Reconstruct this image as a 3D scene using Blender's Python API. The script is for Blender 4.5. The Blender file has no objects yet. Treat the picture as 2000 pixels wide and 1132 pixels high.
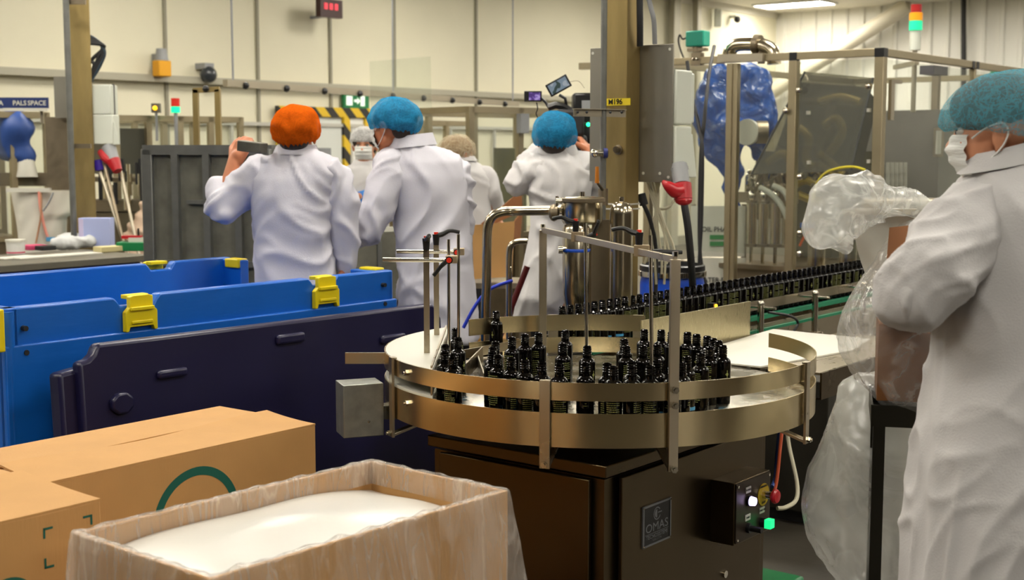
import bpy, bmesh, math, random
from mathutils import Vector, Matrix, noise, Euler
import numpy as np
PI = math.pi
R = math.radians
sc = bpy.context.scene
COL = sc.collection
random.seed(7)
# ---------------------------------------------------------------- camera
CH = 1.57
F = 2600.0
PITCH = math.atan(276/2600.0)
cam_d = bpy.data.cameras.new('camera'); cam = bpy.data.objects.new('camera', cam_d); COL.objects.link(cam)
cam.location = (0, 0, CH); cam.rotation_euler = (PI/2-PITCH, 0, 0)
cam_d.sensor_width = 36; cam_d.lens = F/2000*36; cam_d.clip_start = .05; cam_d.clip_end = 200
cam_d.dof.use_dof = True; cam_d.dof.focus_distance = 3.9; cam_d.dof.aperture_fstop = 5.0
sc.camera = cam
# ---------------------------------------------------------------- world, exposure
w = bpy.data.worlds.new('world'); sc.world = w; w.use_nodes = True
w.node_tree.nodes['Background'].inputs[0].default_value = (.9, .95, 1, 1)
w.node_tree.nodes['Background'].inputs[1].default_value = .02
vs = sc.view_settings
sc.display_settings.display_device = 'sRGB'
vs.view_transform = 'Standard'; vs.look = 'None'; vs.gamma = 1; vs.use_curve_mapping = False
vs.exposure = -0.3
LIGHT = 46.0        # strength of the ceiling panels
# ---------------------------------------------------------------- geometry of the view
FV = Vector((0, math.cos(PITCH), -math.sin(PITCH))); UPV = Vector((0, math.sin(PITCH), math.cos(PITCH)))
def ray(px, py): return Vector((1, 0, 0))*((px-1000)/F) + FV + UPV*((566-py)/F)
def atY(px, py, Y):
    d = ray(px, py); return Vector((0, 0, CH)) + d*(Y/d.y)
def atz(px, py, z):
    d = ray(px, py); return Vector((0, 0, CH)) + d*((z-CH)/d.z)
TH = R(38.4)
U = Vector((math.sin(TH), math.cos(TH), 0)); V = Vector((-math.cos(TH), math.sin(TH), 0))
RZ = PI/2-TH      # local x along U, local y along V
# ---------------------------------------------------------------- mesh builder
class MB:
    def __init__(s): s.v = []; s.f = []; s.uv = None
    def add(s, vs, fs, M=None):
        o = len(s.v)
        for v in vs:
            v = Vector(v); s.v.append(M @ v if M is not None else v)
        for f in fs: s.f.append([i+o for i in f])
        return s
    def box(s, c, d, M=None, rz=0, R3=None):
        x, y, z = d[0]/2, d[1]/2, d[2]/2
        T = Matrix.Translation(Vector(c))
        if rz: T = T @ Matrix.Rotation(rz, 4, 'Z')
        if R3 is not None: T = T @ R3.to_4x4()
        if M is not None: T = M @ T
        vs = [(-x,-y,-z),(x,-y,-z),(x,y,-z),(-x,y,-z),(-x,-y,z),(x,-y,z),(x,y,z),(-x,y,z)]
        return s.add(vs, [(0,3,2,1),(4,5,6,7),(0,1,5,4),(1,2,6,5),(2,3,7,6),(3,0,4,7)], T)
    def bar(s, p0, p1, w, h, up=(0,0,1)):      # rectangular bar from p0 to p1, w sideways, h along up
        p0 = Vector(p0); p1 = Vector(p1); d = (p1-p0); L = d.length; d.normalize()
        up = Vector(up)
        if abs(d.dot(up)) > .98: up = Vector((1,0,0)) if abs(d.x) < .9 else Vector((0,1,0))
        sx = d.cross(up).normalized(); u = sx.cross(d).normalized()
        m = Matrix((sx, d, u)).transposed()
        return s.box((p0+p1)/2, (w, L, h), R3=m)
    def lathe(s, prof, n=24, M=None):           # prof: (r,z) list
        vs = []; fs = []
        for r, z in prof:
            for k in range(n):
                a = 2*PI*k/n; vs.append((r*math.cos(a), r*math.sin(a), z))
        for i in range(len(prof)-1):
            for k in range(n):
                k2 = (k+1) % n
                fs.append((i*n+k, i*n+k2, (i+1)*n+k2, (i+1)*n+k))
        if prof[0][0] > 1e-6: fs.append(tuple(range(n-1, -1, -1)))
        if prof[-1][0] > 1e-6: fs.append(tuple((len(prof)-1)*n+k for k in range(n)))
        return s.add(vs, fs, M)
    def cyl(s, p0, p1, r0, r1=None, n=16):
        r1 = r0 if r1 is None else r1
        p0 = Vector(p0); p1 = Vector(p1); d = p1-p0
        q = Vector((0,0,1)).rotation_difference(d)
        return s.lathe([(r0, 0), (r1, d.length)], n, Matrix.Translation(p0) @ q.to_matrix().to_4x4())
    def tube(s, pts, r, n=10, smooth=0, caps=True):
        pts = [Vector(p) for p in pts]
        if smooth:
            pts = catmull(pts, smooth)
        rs = r if isinstance(r, (list, tuple)) else None
        m = len(pts); vs = []; fs = []
        t0 = (pts[1]-pts[0]).normalized()
        nrm = t0.orthogonal().normalized()
        for i, p in enumerate(pts):
            t = (pts[min(i+1, m-1)]-pts[max(i-1, 0)]).normalized()
            nrm = (nrm - t*nrm.dot(t)).normalized(); b = t.cross(nrm)
            if rs: 
                q = i/(m-1)*(len(rs)-1); j = min(int(q), len(rs)-2); rr = rs[j]+(rs[j+1]-rs[j])*(q-j)
            else: rr = r
            for k in range(n):
                a = 2*PI*k/n; vs.append(p + nrm*math.cos(a)*rr + b*math.sin(a)*rr)
        for i in range(m-1):
            for k in range(n):
                k2 = (k+1) % n; fs.append((i*n+k, i*n+k2, (i+1)*n+k2, (i+1)*n+k))
        if caps:
            fs.append(tuple(range(n-1, -1, -1))); fs.append(tuple((m-1)*n+k for k in range(n)))
        return s.add(vs, fs)
    def sphere(s, c, r, n=16, M=None):
        rr = r if isinstance(r, (tuple, list)) else (r, r, r)
        m = n//2; prof = []
        vs = []; fs = []
        vs.append((0,0,-rr[2]))
        for i in range(1, m):
            a = -PI/2+PI*i/m
            for k in range(n):
                b = 2*PI*k/n; vs.append((rr[0]*math.cos(a)*math.cos(b), rr[1]*math.cos(a)*math.sin(b), rr[2]*math.sin(a)))
        vs.append((0,0,rr[2])); top = len(vs)-1
        for k in range(n): fs.append((0, 1+(k+1) % n, 1+k)); fs.append((top, 1+(m-2)*n+k, 1+(m-2)*n+(k+1) % n))
        for i in range(m-2):
            for k in range(n):
                k2 = (k+1) % n; fs.append((1+i*n+k, 1+i*n+k2, 1+(i+1)*n+k2, 1+(i+1)*n+k))
        T = Matrix.Translation(Vector(c))
        if M is not None: T = T @ M.to_4x4()
        return s.add(vs, fs, T)
    def prism(s, poly, z0, z1, M=None):          # poly ccw in xy
        n = len(poly)
        vs = [(x, y, z0) for x, y in poly]+[(x, y, z1) for x, y in poly]
        fs = [tuple(range(n-1, -1, -1)), tuple(range(n, 2*n))]+[(k, (k+1) % n, n+(k+1) % n, n+k) for k in range(n)]
        return s.add(vs, fs, M)
    def grid(s, fn, nu, nv, closed_u=False):
        vs = [fn(i/(nu if closed_u else nu-1), j/(nv-1)) for j in range(nv) for i in range(nu)]
        fs = []
        for j in range(nv-1):
            for i in range(nu if closed_u else nu-1):
                i2 = (i+1) % nu; fs.append((j*nu+i, j*nu+i2, (j+1)*nu+i2, (j+1)*nu+i))
        return s.add(vs, fs)
    def arcband(s, c, r, a0, a1, z0, z1, t=.003, n=96):  # curved strip, t thick, outside radius r
        vs = []; fs = []
        for i in range(n+1):
            a = a0+(a1-a0)*i/n; ca, sa = math.cos(a), math.sin(a)
            for rr, z in ((r, z0), (r, z1), (r-t, z1), (r-t, z0)): vs.append((c[0]+rr*ca, c[1]+rr*sa, z))
        for i in range(n):
            for k in range(4):
                k2 = (k+1) % 4; fs.append((i*4+k, (i+1)*4+k, (i+1)*4+k2, i*4+k2))
        fs.append((0, 1, 2, 3)); fs.append((n*4+3, n*4+2, n*4+1, n*4))
        return s.add(vs, fs)
    def loft(s, rings, n=32, e=2.3, caps=True):  # rings: (cx,cy,cz,rx,ry[,yaw]) horizontal superellipses
        vs = []; fs = []
        for rg in rings:
            cx, cy, cz, rx, ry = rg[:5]; yaw = rg[5] if len(rg) > 5 else 0
            for k in range(n):
                a = 2*PI*k/n; ca, sa = math.cos(a), math.sin(a)
                x = rx*math.copysign(abs(ca)**(2/e), ca); y = ry*math.copysign(abs(sa)**(2/e), sa)
                vs.append((cx+x*math.cos(yaw)-y*math.sin(yaw), cy+x*math.sin(yaw)+y*math.cos(yaw), cz))
        for i in range(len(rings)-1):
            for k in range(n):
                k2 = (k+1) % n; fs.append((i*n+k, i*n+k2, (i+1)*n+k2, (i+1)*n+k))
        if caps:
            fs.append(tuple(range(n-1, -1, -1))); fs.append(tuple((len(rings)-1)*n+k for k in range(n)))
        return s.add(vs, fs)
    def mesh(s, name, smooth=35):
        me = bpy.data.meshes.new(name)
        me.from_pydata([tuple(v) for v in s.v], [], s.f)
        bm = bmesh.new(); bm.from_mesh(me); bmesh.ops.recalc_face_normals(bm, faces=bm.faces); bm.to_mesh(me); bm.free()
        if smooth is not None:
            me.polygons.foreach_set('use_smooth', [True]*len(me.polygons))
            me.set_sharp_from_angle(angle=R(smooth))
        me.update(); return me
def catmull(pts, k=6):
    out = []; m = len(pts)
    for i in range(m-1):
        p0 = pts[max(i-1, 0)]; p1 = pts[i]; p2 = pts[i+1]; p3 = pts[min(i+2, m-1)]
        for j in range(k):
            t = j/k
            out.append(.5*((2*p1)+(p2-p0)*t+(2*p0-5*p1+4*p2-p3)*t*t+(3*p1-p0-3*p2+p3)*t**3))
    out.append(pts[-1]); return out
# ---------------------------------------------------------------- objects
WM = {}      # world matrices of the things
def _props(o, label, cat, group, kind=None):
    if label: o['label'] = label
    if cat: o['category'] = cat
    if group: o['group'] = group
    if kind: o['kind'] = kind
def thing(name, label, cat, loc=(0,0,0), rz=0, group=None):
    o = bpy.data.objects.new(name, None); COL.objects.link(o)
    o.location = loc; o.rotation_euler = (0, 0, rz); o.empty_display_size = .1
    WM[o.name] = Matrix.Translation(Vector(loc)) @ Matrix.Rotation(rz, 4, 'Z')
    _props(o, label, cat, group); return o
def place(name, me, mat, parent=None, world=False, bevel=0, label=None):
    """link mesh ME as an object; with world=True its vertices are world coordinates"""
    if parent is not None and world:
        me.transform(WM[parent.name].inverted())
    me.materials.clear()
    for m in (mat if isinstance(mat, (list, tuple)) else [mat]): me.materials.append(m)
    o = bpy.data.objects.new(name, me); COL.objects.link(o)
    WM[o.name] = Matrix.Identity(4)
    if parent is not None:
        o.parent = parent; WM[o.name] = WM[parent.name].copy()
    if bevel:
        b = o.modifiers.new('bevel', 'BEVEL'); b.width = bevel; b.segments = 2; b.limit_method = 'ANGLE'; b.angle_limit = R(40)
    if label: o['label'] = label
    return o
def part(name, mb, mat, parent, world=False, bevel=0, smooth=35, label=None):
    return place(name, mb.mesh(name, smooth), mat, parent, world, bevel, label)
def single(name, mb, mat, label, cat, group=None, kind=None, bevel=0, smooth=35):
    """a thing that is one mesh, given in world coordinates; origin moved to its base centre"""
    me = mb.mesh(name, smooth) if isinstance(mb, MB) else mb
    co = np.empty(len(me.vertices)*3); me.vertices.foreach_get('co', co); co = co.reshape(-1, 3)
    lo, hi = co.min(0), co.max(0); b = Vector(((lo[0]+hi[0])/2, (lo[1]+hi[1])/2, lo[2]))
    me.transform(Matrix.Translation(-b))
    o = place(name, me, mat, None, bevel=bevel); o.location = b
    WM[o.name] = Matrix.Translation(b)
    _props(o, label, cat, group, kind); return o
def struct(name, mb, mat, smooth=35):
    o = place(name, mb.mesh(name, smooth), mat); o['kind'] = 'structure'; return o
KIDS = {}
def copy_tree(o, loc=None, rz=None, parent=None):
    c = o.copy(); COL.objects.link(c); c.parent = parent
    if loc is not None: c.location = loc
    if rz is not None: c.rotation_euler = (0, 0, rz)
    for ch in o.children: copy_tree(ch, parent=c)
    return c
def text_mesh(s, size, M, extrude=.0004, bold=False, align='CENTER', sx=1):
    cu = bpy.data.curves.new('t', 'FONT'); cu.body = s; cu.size = size; cu.extrude = extrude
    cu.align_x = align; cu.align_y = 'CENTER'; cu.resolution_u = 3
    if bold: cu.offset = size*.02
    ob = bpy.data.objects.new('t', cu); COL.objects.link(ob)
    dg = bpy.context.evaluated_depsgraph_get()
    me = bpy.data.meshes.new_from_object(ob.evaluated_get(dg))
    bpy.data.objects.remove(ob); bpy.data.curves.remove(cu)
    me.transform(M @ Matrix.Diagonal((sx, 1, 1, 1))); return me
def frameM(o, x, z):         # matrix whose local X=x, local Y=z(up), origin o: for texts and flat signs
    x = Vector(x).normalized(); z = Vector(z).normalized(); n = x.cross(z)
    m = Matrix((x, z, n)).transposed().to_4x4(); m.translation = Vector(o); return m
# ---------------------------------------------------------------- materials
def C(h, a=1):
    h = h.lstrip('#'); c = [int(h[i:i+2], 16)/255 for i in (0, 2, 4)]
    return tuple((x/12.92 if x < .04045 else ((x+.055)/1.055)**2.4) for x in c)+(a,)
def mat(name, col, rough=.5, metal=0, bump=0, bscale=50, stretch=(1,1,1), spec=.5, var=0, vscale=6, coat=0, alpha=1, rvar=0, detail=4, trans=0, sub=0, vstretch=None):
    m = bpy.data.materials.new(name); m.use_nodes = True
    nt = m.node_tree; b = nt.nodes['Principled BSDF']
    c = C(col) if isinstance(col, str) else col
    b.inputs['Base Color'].default_value = c
    b.inputs['Roughness'].default_value = rough; b.inputs['Metallic'].default_value = metal
    b.inputs['Specular IOR Level'].default_value = spec
    b.inputs['Coat Weight'].default_value = coat
    b.inputs['Alpha'].default_value = alpha
    b.inputs['Transmission Weight'].default_value = trans
    if bump or var or rvar:
        tc = nt.nodes.new('ShaderNodeTexCoord')
    if bump or rvar:
        mp = nt.nodes.new('ShaderNodeMapping'); mp.inputs['Scale'].default_value = stretch
        nt.links.new(tc.outputs['Object'], mp.inputs[0])
        nz = nt.nodes.new('ShaderNodeTexNoise'); nz.inputs['Scale'].default_value = bscale; nz.inputs['Detail'].default_value = detail
        nt.links.new(mp.outputs[0], nz.inputs['Vector'])
        if bump:
            bp = nt.nodes.new('ShaderNodeBump'); bp.inputs['Strength'].default_value = 1; bp.inputs['Distance'].default_value = bump
            nt.links.new(nz.outputs['Fac'], bp.inputs['Height']); nt.links.new(bp.outputs[0], b.inputs['Normal'])
        if rvar:
            mr = nt.nodes.new('ShaderNodeMapRange'); mr.inputs['From Min'].default_value = .3; mr.inputs['From Max'].default_value = .7
            mr.inputs['To Min'].default_value = max(0, rough-rvar); mr.inputs['To Max'].default_value = rough+rvar
            nt.links.new(nz.outputs['Fac'], mr.inputs['Value']); nt.links.new(mr.outputs[0], b.inputs['Roughness'])
    if var:
        mp2 = nt.nodes.new('ShaderNodeMapping'); mp2.inputs['Scale'].default_value = vstretch or (1,1,1)
        nt.links.new(tc.outputs['Object'], mp2.inputs[0])
        n2 = nt.nodes.new('ShaderNodeTexNoise'); n2.inputs['Scale'].default_value = vscale; n2.inputs['Detail'].default_value = 5
        nt.links.new(mp2.outputs[0], n2.inputs['Vector'])
        mx = nt.nodes.new('ShaderNodeMapRange'); mx.inputs['From Min'].default_value = .3; mx.inputs['From Max'].default_value = .7
        mx.inputs['To Min'].default_value = 1-var; mx.inputs['To Max'].default_value = 1+var*.6
        nt.links.new(n2.outputs['Fac'], mx.inputs['Value'])
        mm = nt.nodes.new('ShaderNodeMix'); mm.data_type = 'RGBA'; mm.blend_type = 'MULTIPLY'; mm.inputs[0].default_value = 1
        mm.inputs[6].default_value = c
        nt.links.new(mx.outputs[0], mm.inputs[7]); nt.links.new(mm.outputs[2], b.inputs['Base Color'])
    return m
def emis(name, col, s):
    m = mat(name, col, .4); b = m.node_tree.nodes['Principled BSDF']
    b.inputs['Emission Color'].default_value = C(col); b.inputs['Emission Strength'].default_value = s; return m
def film(name, col='#ffffff', dens=.35, rough=.2, bump=.01, bscale=14, stretch=(1,1,1), gloss=.12, dmin=None, crease=.3):
    """thin clear plastic: transparent, with white haze and white streaks painted in for the shine on its creases"""
    m = bpy.data.materials.new(name); m.use_nodes = True; nt = m.node_tree; nt.nodes.clear()
    N = nt.nodes.new; L = nt.links.new
    out = N('ShaderNodeOutputMaterial'); tr = N('ShaderNodeBsdfTransparent')
    tr.inputs[0].default_value = (.97, .97, .97, 1)
    df = N('ShaderNodeBsdfDiffuse'); df.inputs[0].default_value = C(col)
    tl = N('ShaderNodeBsdfTranslucent'); tl.inputs[0].default_value = C(col)
    gl = N('ShaderNodeBsdfGlossy'); gl.inputs['Roughness'].default_value = rough
    tc = N('ShaderNodeTexCoord'); mp = N('ShaderNodeMapping'); mp.inputs['Scale'].default_value = stretch
    L(tc.outputs['Object'], mp.inputs[0])
    nz = N('ShaderNodeTexNoise'); nz.inputs['Scale'].default_value = bscale; nz.inputs['Detail'].default_value = 5; nz.inputs['Distortion'].default_value = 1.0
    L(mp.outputs[0], nz.inputs['Vector'])
    n2 = N('ShaderNodeTexNoise'); n2.inputs['Scale'].default_value = bscale*.45; n2.inputs['Detail'].default_value = 2; L(mp.outputs[0], n2.inputs['Vector'])
    s1 = N('ShaderNodeMath'); s1.operation = 'SUBTRACT'; s1.inputs[1].default_value = .5; L(nz.outputs['Fac'], s1.inputs[0])
    s2 = N('ShaderNodeMath'); s2.operation = 'ABSOLUTE'; L(s1.outputs[0], s2.inputs[0])
    cr_ = N('ShaderNodeMapRange'); cr_.inputs['From Max'].default_value = .045; cr_.inputs['To Min'].default_value = 1; cr_.inputs['To Max'].default_value = 0; L(s2.outputs[0], cr_.inputs['Value'])  # thin white streaks put into the film's density in place of fold highlights
    bp = N('ShaderNodeBump'); bp.inputs['Distance'].default_value = bump; L(nz.outputs['Fac'], bp.inputs['Height'])
    for s_ in (df, tl, gl): L(bp.outputs[0], s_.inputs['Normal'])
    m0 = N('ShaderNodeMixShader'); m0.inputs[0].default_value = .35; L(df.outputs[0], m0.inputs[1]); L(tl.outputs[0], m0.inputs[2])
    m_a = N('ShaderNodeMapRange'); m_a.inputs['From Min'].default_value = .35; m_a.inputs['From Max'].default_value = .68
    m_a.inputs['To Min'].default_value = dens*.4 if dmin is None else dmin; m_a.inputs['To Max'].default_value = dens
    L(n2.outputs['Fac'], m_a.inputs['Value'])
    mr = N('ShaderNodeMath'); mr.operation = 'MULTIPLY_ADD'; mr.inputs[1].default_value = crease; mr.use_clamp = True; L(cr_.outputs[0], mr.inputs[0]); L(m_a.outputs[0], mr.inputs[2])
    m1 = N('ShaderNodeMixShader'); L(mr.outputs[0], m1.inputs[0]); L(tr.outputs[0], m1.inputs[1]); L(m0.outputs[0], m1.inputs[2])
    lw = N('ShaderNodeLayerWeight'); lw.inputs[0].default_value = .5; L(bp.outputs[0], lw.inputs['Normal'])
    fr = N('ShaderNodeMath'); fr.operation = 'POWER'; fr.inputs[1].default_value = 4; L(lw.outputs['Facing'], fr.inputs[0])
    ma = N('ShaderNodeMath'); ma.operation = 'MULTIPLY_ADD'; ma.inputs[1].default_value = .45; ma.inputs[2].default_value = gloss; ma.use_clamp = True
    L(fr.outputs[0], ma.inputs[0])
    m2 = N('ShaderNodeMixShader'); L(ma.outputs[0], m2.inputs[0]); L(m1.outputs[0], m2.inputs[1]); L(gl.outputs[0], m2.inputs[2])
    L(m2.outputs[0], out.inputs[0]); return m
def glass(name, tint=(.95,.97,.95,1), haze=.035, gloss=.02):
    m = bpy.data.materials.new(name); m.use_nodes = True; nt = m.node_tree; nt.nodes.clear()
    N = nt.nodes.new; L = nt.links.new
    out = N('ShaderNodeOutputMaterial'); tr = N('ShaderNodeBsdfTransparent'); tr.inputs[0].default_value = tint
    df = N('ShaderNodeBsdfDiffuse'); df.inputs[0].default_value = (.8,.8,.75,1)
    gl = N('ShaderNodeBsdfGlossy'); gl.inputs['Roughness'].default_value = .02
    m1 = N('ShaderNodeMixShader'); m1.inputs[0].default_value = haze; L(tr.outputs[0], m1.inputs[1]); L(df.outputs[0], m1.inputs[2])
    lw = N('ShaderNodeLayerWeight'); lw.inputs[0].default_value = .5
    fr = N('ShaderNodeMath'); fr.operation = 'POWER'; fr.inputs[1].default_value = 5; L(lw.outputs['Facing'], fr.inputs[0])
    ma = N('ShaderNodeMath'); ma.operation = 'MULTIPLY_ADD'; ma.inputs[1].default_value = .35; ma.inputs[2].default_value = gloss
    L(fr.outputs[0], ma.inputs[0])
    m2 = N('ShaderNodeMixShader'); L(ma.outputs[0], m2.inputs[0]); L(m1.outputs[0], m2.inputs[1]); L(gl.outputs[0], m2.inputs[2])
    L(m2.outputs[0], out.inputs[0]); return m
M = {}
M['wall'] = mat('cream_wall_paint', '#ddd8c0', .6, var=.03, vscale=1.5)
M['ceil'] = mat('ceiling_paint', '#dcd8cc', .8)
M['floor'] = mat('floor_resin', '#48433a', .35, bump=.002, bscale=8, var=.25, vscale=3)
M['rib'] = mat('ribbed_cladding', '#dcdad2', .5)
M['steel'] = mat('brushed_steel', '#b9ae98', .3, 1, var=.05, vscale=9, bscale=9, rvar=.04)
M['steel_band'] = mat('rolled_steel', '#d0bf98', .26, 1, var=.03, vscale=3)
M['steel_dull'] = mat('dull_steel', '#8f836f', .45, 1, var=.12, vscale=7, rvar=.06, bscale=30)
M['cab'] = mat('cabinet_steel', '#62543e', .33, 1, bscale=6, var=.12, vscale=3, rvar=.06)
M['chrome'] = mat('polished_steel', '#d8d2c4', .12, 1)
M['alu'] = mat('aluminium', '#b4ab98', .38, .9, var=.05)
M['galv'] = mat('galvanised_steel', '#6e6c62', .5, .75, var=.25, vscale=14, rvar=.1, bscale=12)
M['zinc'] = mat('zinc_sheet', '#a9aba4', .38, .85, var=.2, vscale=25)
M['galv_rim'] = mat('galvanised_rim', '#7b7c78', .45, .7, var=.15, vscale=14)
M['white'] = mat('white_plastic', '#cac8bc', .4)
M['sheet'] = mat('white_sheet', '#cfcdc2', .45)
M['ivory'] = mat('ivory_enamel', '#d4d8cc', .4)
M['blue'] = mat('blue_plastic', '#0e5fbe', .34, bump=.0012, bscale=7, stretch=(1,1,5), var=.08, vscale=5)
M['blue_in'] = M['blue']
M['navy'] = mat('navy_plastic', '#17153a', .36, bump=.0012, bscale=7, var=.1, vscale=6)
M['yellow'] = mat('yellow_plastic', '#e2cc08', .4)
M['card'] = mat('cardboard', '#bd9058', .8, bump=.0006, bscale=200, stretch=(1,1,.1), var=.05, vscale=10)
M['card_in'] = mat('cardboard_edge', '#8f6a38', .85)
M['green_ink'] = mat('green_ink', '#0b5a4c', .7)
M['coat'] = mat('coat_cotton', '#c9c8d2', .85, bump=.0008, bscale=260, var=.02)
M['coatw'] = mat('coat_cotton_warm', '#c8c6c6', .85, bump=.0008, bscale=260, var=.02)
M['skin'] = mat('skin', '#b8734f', .5, var=.06, vscale=20)
M['skinp'] = mat('skin_pale', '#c98a68', .5, var=.06, vscale=20)
M['hair'] = mat('dark_hair', '#2c2018', .6, bump=.004, bscale=30, stretch=(6,1,1))
M['hairb'] = mat('blond_hair', '#8a6a40', .6, bump=.004, bscale=30, stretch=(6,1,1))
M['mask'] = mat('mask_cloth', '#dfe0dc', .85, bump=.003, bscale=30, stretch=(1,1,6))
M['black'] = mat('black_plastic', '#121214', .35)
M['dark'] = mat('dark_rubber', '#1c1c1e', .55)
M['trouser'] = mat('dark_cloth', '#1a1a1f', .9)
M['red'] = mat('red_plastic', '#b01822', .35)
M['redcap'] = mat('red_cap', '#e03018', .4)
M['bottle'] = mat('black_glossy_bottle', '#030202', .07, spec=.45)
M['thread'] = M['bottle']
M['gold'] = mat('gold_print', '#8c8f50', .5)
M['cyan'] = mat('blue_print', '#3f8fc0', .5)
M['teal'] = mat('teal_enamel', '#0f9a82', .35)
M['green'] = mat('green_plastic', '#0c7440', .4)
M['belt'] = mat('green_belt', '#12805c', .4)
M['glass'] = glass('clear_guard')
M['smoke'] = glass('smoked_guard', (.45,.43,.36,1), .06, .06)
M['film'] = film('carton_liner_film', '#f2eee6', dens=.36, rough=.18, bump=.02, bscale=9, stretch=(2.4,2.4,.4), gloss=.07, dmin=.05, crease=.16)
M['bag'] = film('clear_bag_film', '#eeeeea', dens=.30, rough=.2, bump=.015, bscale=7, gloss=.06, dmin=.05, crease=.18)
M['bagw'] = film('milky_bag_film', '#f0f0ea', dens=.42, rough=.25, bump=.015, bscale=4, gloss=.04, dmin=.26, crease=.06)
M['foam'] = mat('white_foam_sheet', '#cfcdc6', .28, bump=.004, bscale=5)
M['bluewrap'] = film('blue_wrap', '#0a50a8', dens=.95, rough=.2, bump=.06, bscale=5, gloss=.06, dmin=.8)
M['grey'] = mat('grey_paint', '#8e9092', .5)
M['panel'] = mat('matt_grey_panel', '#bcb9ae', .6)
M['cable_w'] = mat('ivory_cable', '#c8c2a8', .5)
M['brown'] = mat('brown_paper', '#8f5a30', .8)
# ================================================================ ROOM
CC = Vector((4.77, 24.4, 0)); HC = 4.0; LA, LB = 35.0, 24.0
def rc(a, b, z=0): return CC - U*a - V*b + Vector((0, 0, z))
def hit(px, py, P0, n):
    d = ray(px, py); o = Vector((0, 0, CH)); n = Vector(n); return o + d*((Vector(P0)-o).dot(n)/d.dot(n))
def onback(px, py, off=.0): return hit(px, py, rc(0, off), V)      # point on the back wall (off metres in front)
def onright(px, py, off=.0): return hit(px, py, rc(off, 0), U)
def rbox(mb, a0, a1, b0, b1, z0, z1):
    c = rc((a0+a1)/2, (b0+b1)/2, (z0+z1)/2); return mb.box(c, (abs(a1-a0), abs(b1-b0), z1-z0), rz=RZ)
struct('floor', rbox(MB(), -.2, LA+.2, -.2, LB+.2, -.1, 0), M['floor'])
struct('ceiling', rbox(MB(), -.2, LA+.2, -.2, LB+.2, HC, HC+.1), M['ceil'])
struct('wall_back', rbox(MB(), -.2, LA+.2, -.2, 0, 0, HC), M['wall'])
wr = rbox(MB(), -.2, 0, 0, LB, 0, HC)
for i in range(int(LB/.3)):
    b = .15+i*.3; wr.add([rc(0, b-.05, 0), rc(.03, b-.03, 0), rc(.03, b+.03, 0), rc(0, b+.05, 0), rc(0, b-.05, HC), rc(.03, b-.03, HC), rc(.03, b+.03, HC), rc(0, b+.05, HC)],
           [(0,1,5,4),(1,2,6,5),(2,3,7,6),(0,3,2,1),(4,5,6,7),(0,4,7,3)])
struct('wall_right', wr, M['rib'])
struct('wall_left', rbox(MB(), LA, LA+.2, 0, LB, 0, HC), mat('painted_block', '#5c4c38', .7, var=.1))
struct('wall_front', rbox(MB(), -.2, LA+.2, LB, LB+.2, 0, HC), mat('painted_block_front', '#5c4c38', .7, var=.1))
M['seam'] = mat('panel_seam', '#8e8a78', .6)
n = 0
for px in (323, 503, 645, 770, 930):
    n += 1; p = onback(px, 100, .012); a = (CC-p).dot(U)
    struct('trim_%d' % n, rbox(MB(), a-.018, a+.018, .0, .025, 0, HC), M['seam'])
struct('baseboard_back', rbox(MB(), 0, LA, 0, .03, 0, .15), M['seam'])
n += 1; struct('trim_%d' % n, rbox(MB(), .03, 16, .0, .04, HC-.1, HC), M['ceil'])
# wall rail and lower hygienic panel rail
rm = mat('rail_grey', '#a9a594', .5, .3)
mb = MB(); z = 2.28; rbox(mb, 6, 22, .03, .11, z-.035, z+.035)
single('cable_trunking', mb, rm, 'long grey cable trunking running along the cream back wall', 'trunking')
mb = MB(); rbox(mb, 6, 22, .03, .07, 1.82, 1.86)
for k in range(18): rbox(mb, 6.3+k*.9, 6.33+k*.9, .02, .06, .2, 1.85)
n += 1; struct('trim_%d' % n, mb, mat('panel_rail', '#b8b6ac', .5))
# ceiling panels
fr_m = mat('fixture_white', '#e8e8e4', .5); em_m = emis('panel_light', '#fff8ea', LIGHT)
def light_panel(a, b, label, group):
    p = rc(a, b, HC-.02); t = thing('ceiling_light', label, 'ceiling light', p, RZ+PI/2, group)
    m = MB(); L_, W_ = 1.25, .62
    for x in (-1, 1): m.box((x*(L_/2), 0, 0), (.03, W_, .04)); m.box((0, x*W_/2, 0), (L_+.03, .03, .04))
    part('frame', m, fr_m, t); part('diffuser', MB().box((0, 0, -.005), (L_-.03, W_-.03, .01)), em_m, t)
    return t
light_panel(1.3, 1.0, 'lit rectangular ceiling panel near the corner with the ribbed wall', None)
l0 = light_panel(2.6, 2.3, 'lit white ceiling panel of the overhead rows, outside the picture', 'ceiling light panels overhead')
for i in range(6):
    for j, bb in enumerate((2.3, 4.9, 7.9, 11.6, 16.0)):
        if (i, j) == (0, 0): continue
        p = rc(2.6+i*3.9, bb, HC-.02); copy_tree(l0, p)
# exit sign
p = onback(694, 197, .05); t = thing('exit_sign', 'green and white emergency exit sign above the striped doorway', 'sign', p-Vector((0,0,.1)), RZ)
part('sign_body', MB().box((0, 0, .1), (.42, .04, .17)), M['green'], t)
mb = MB(); mb.box((-.12, -.022, .1), (.10, .004, .11)); mb.box((.1, -.022, .1), (.07, .004, .12)); mb.box((0, -.022, .1), (.08, .004, .03)); mb.prism([(.01,.0),(.06,.04),(.01,.08)][::-1], 0, .003, Matrix.Translation((0,-.022,.06)) @ Matrix.Rotation(PI/2,4,'X'))
part('pictogram', mb, emis('sign_white', '#e8f4ea', .5), t)
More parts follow.
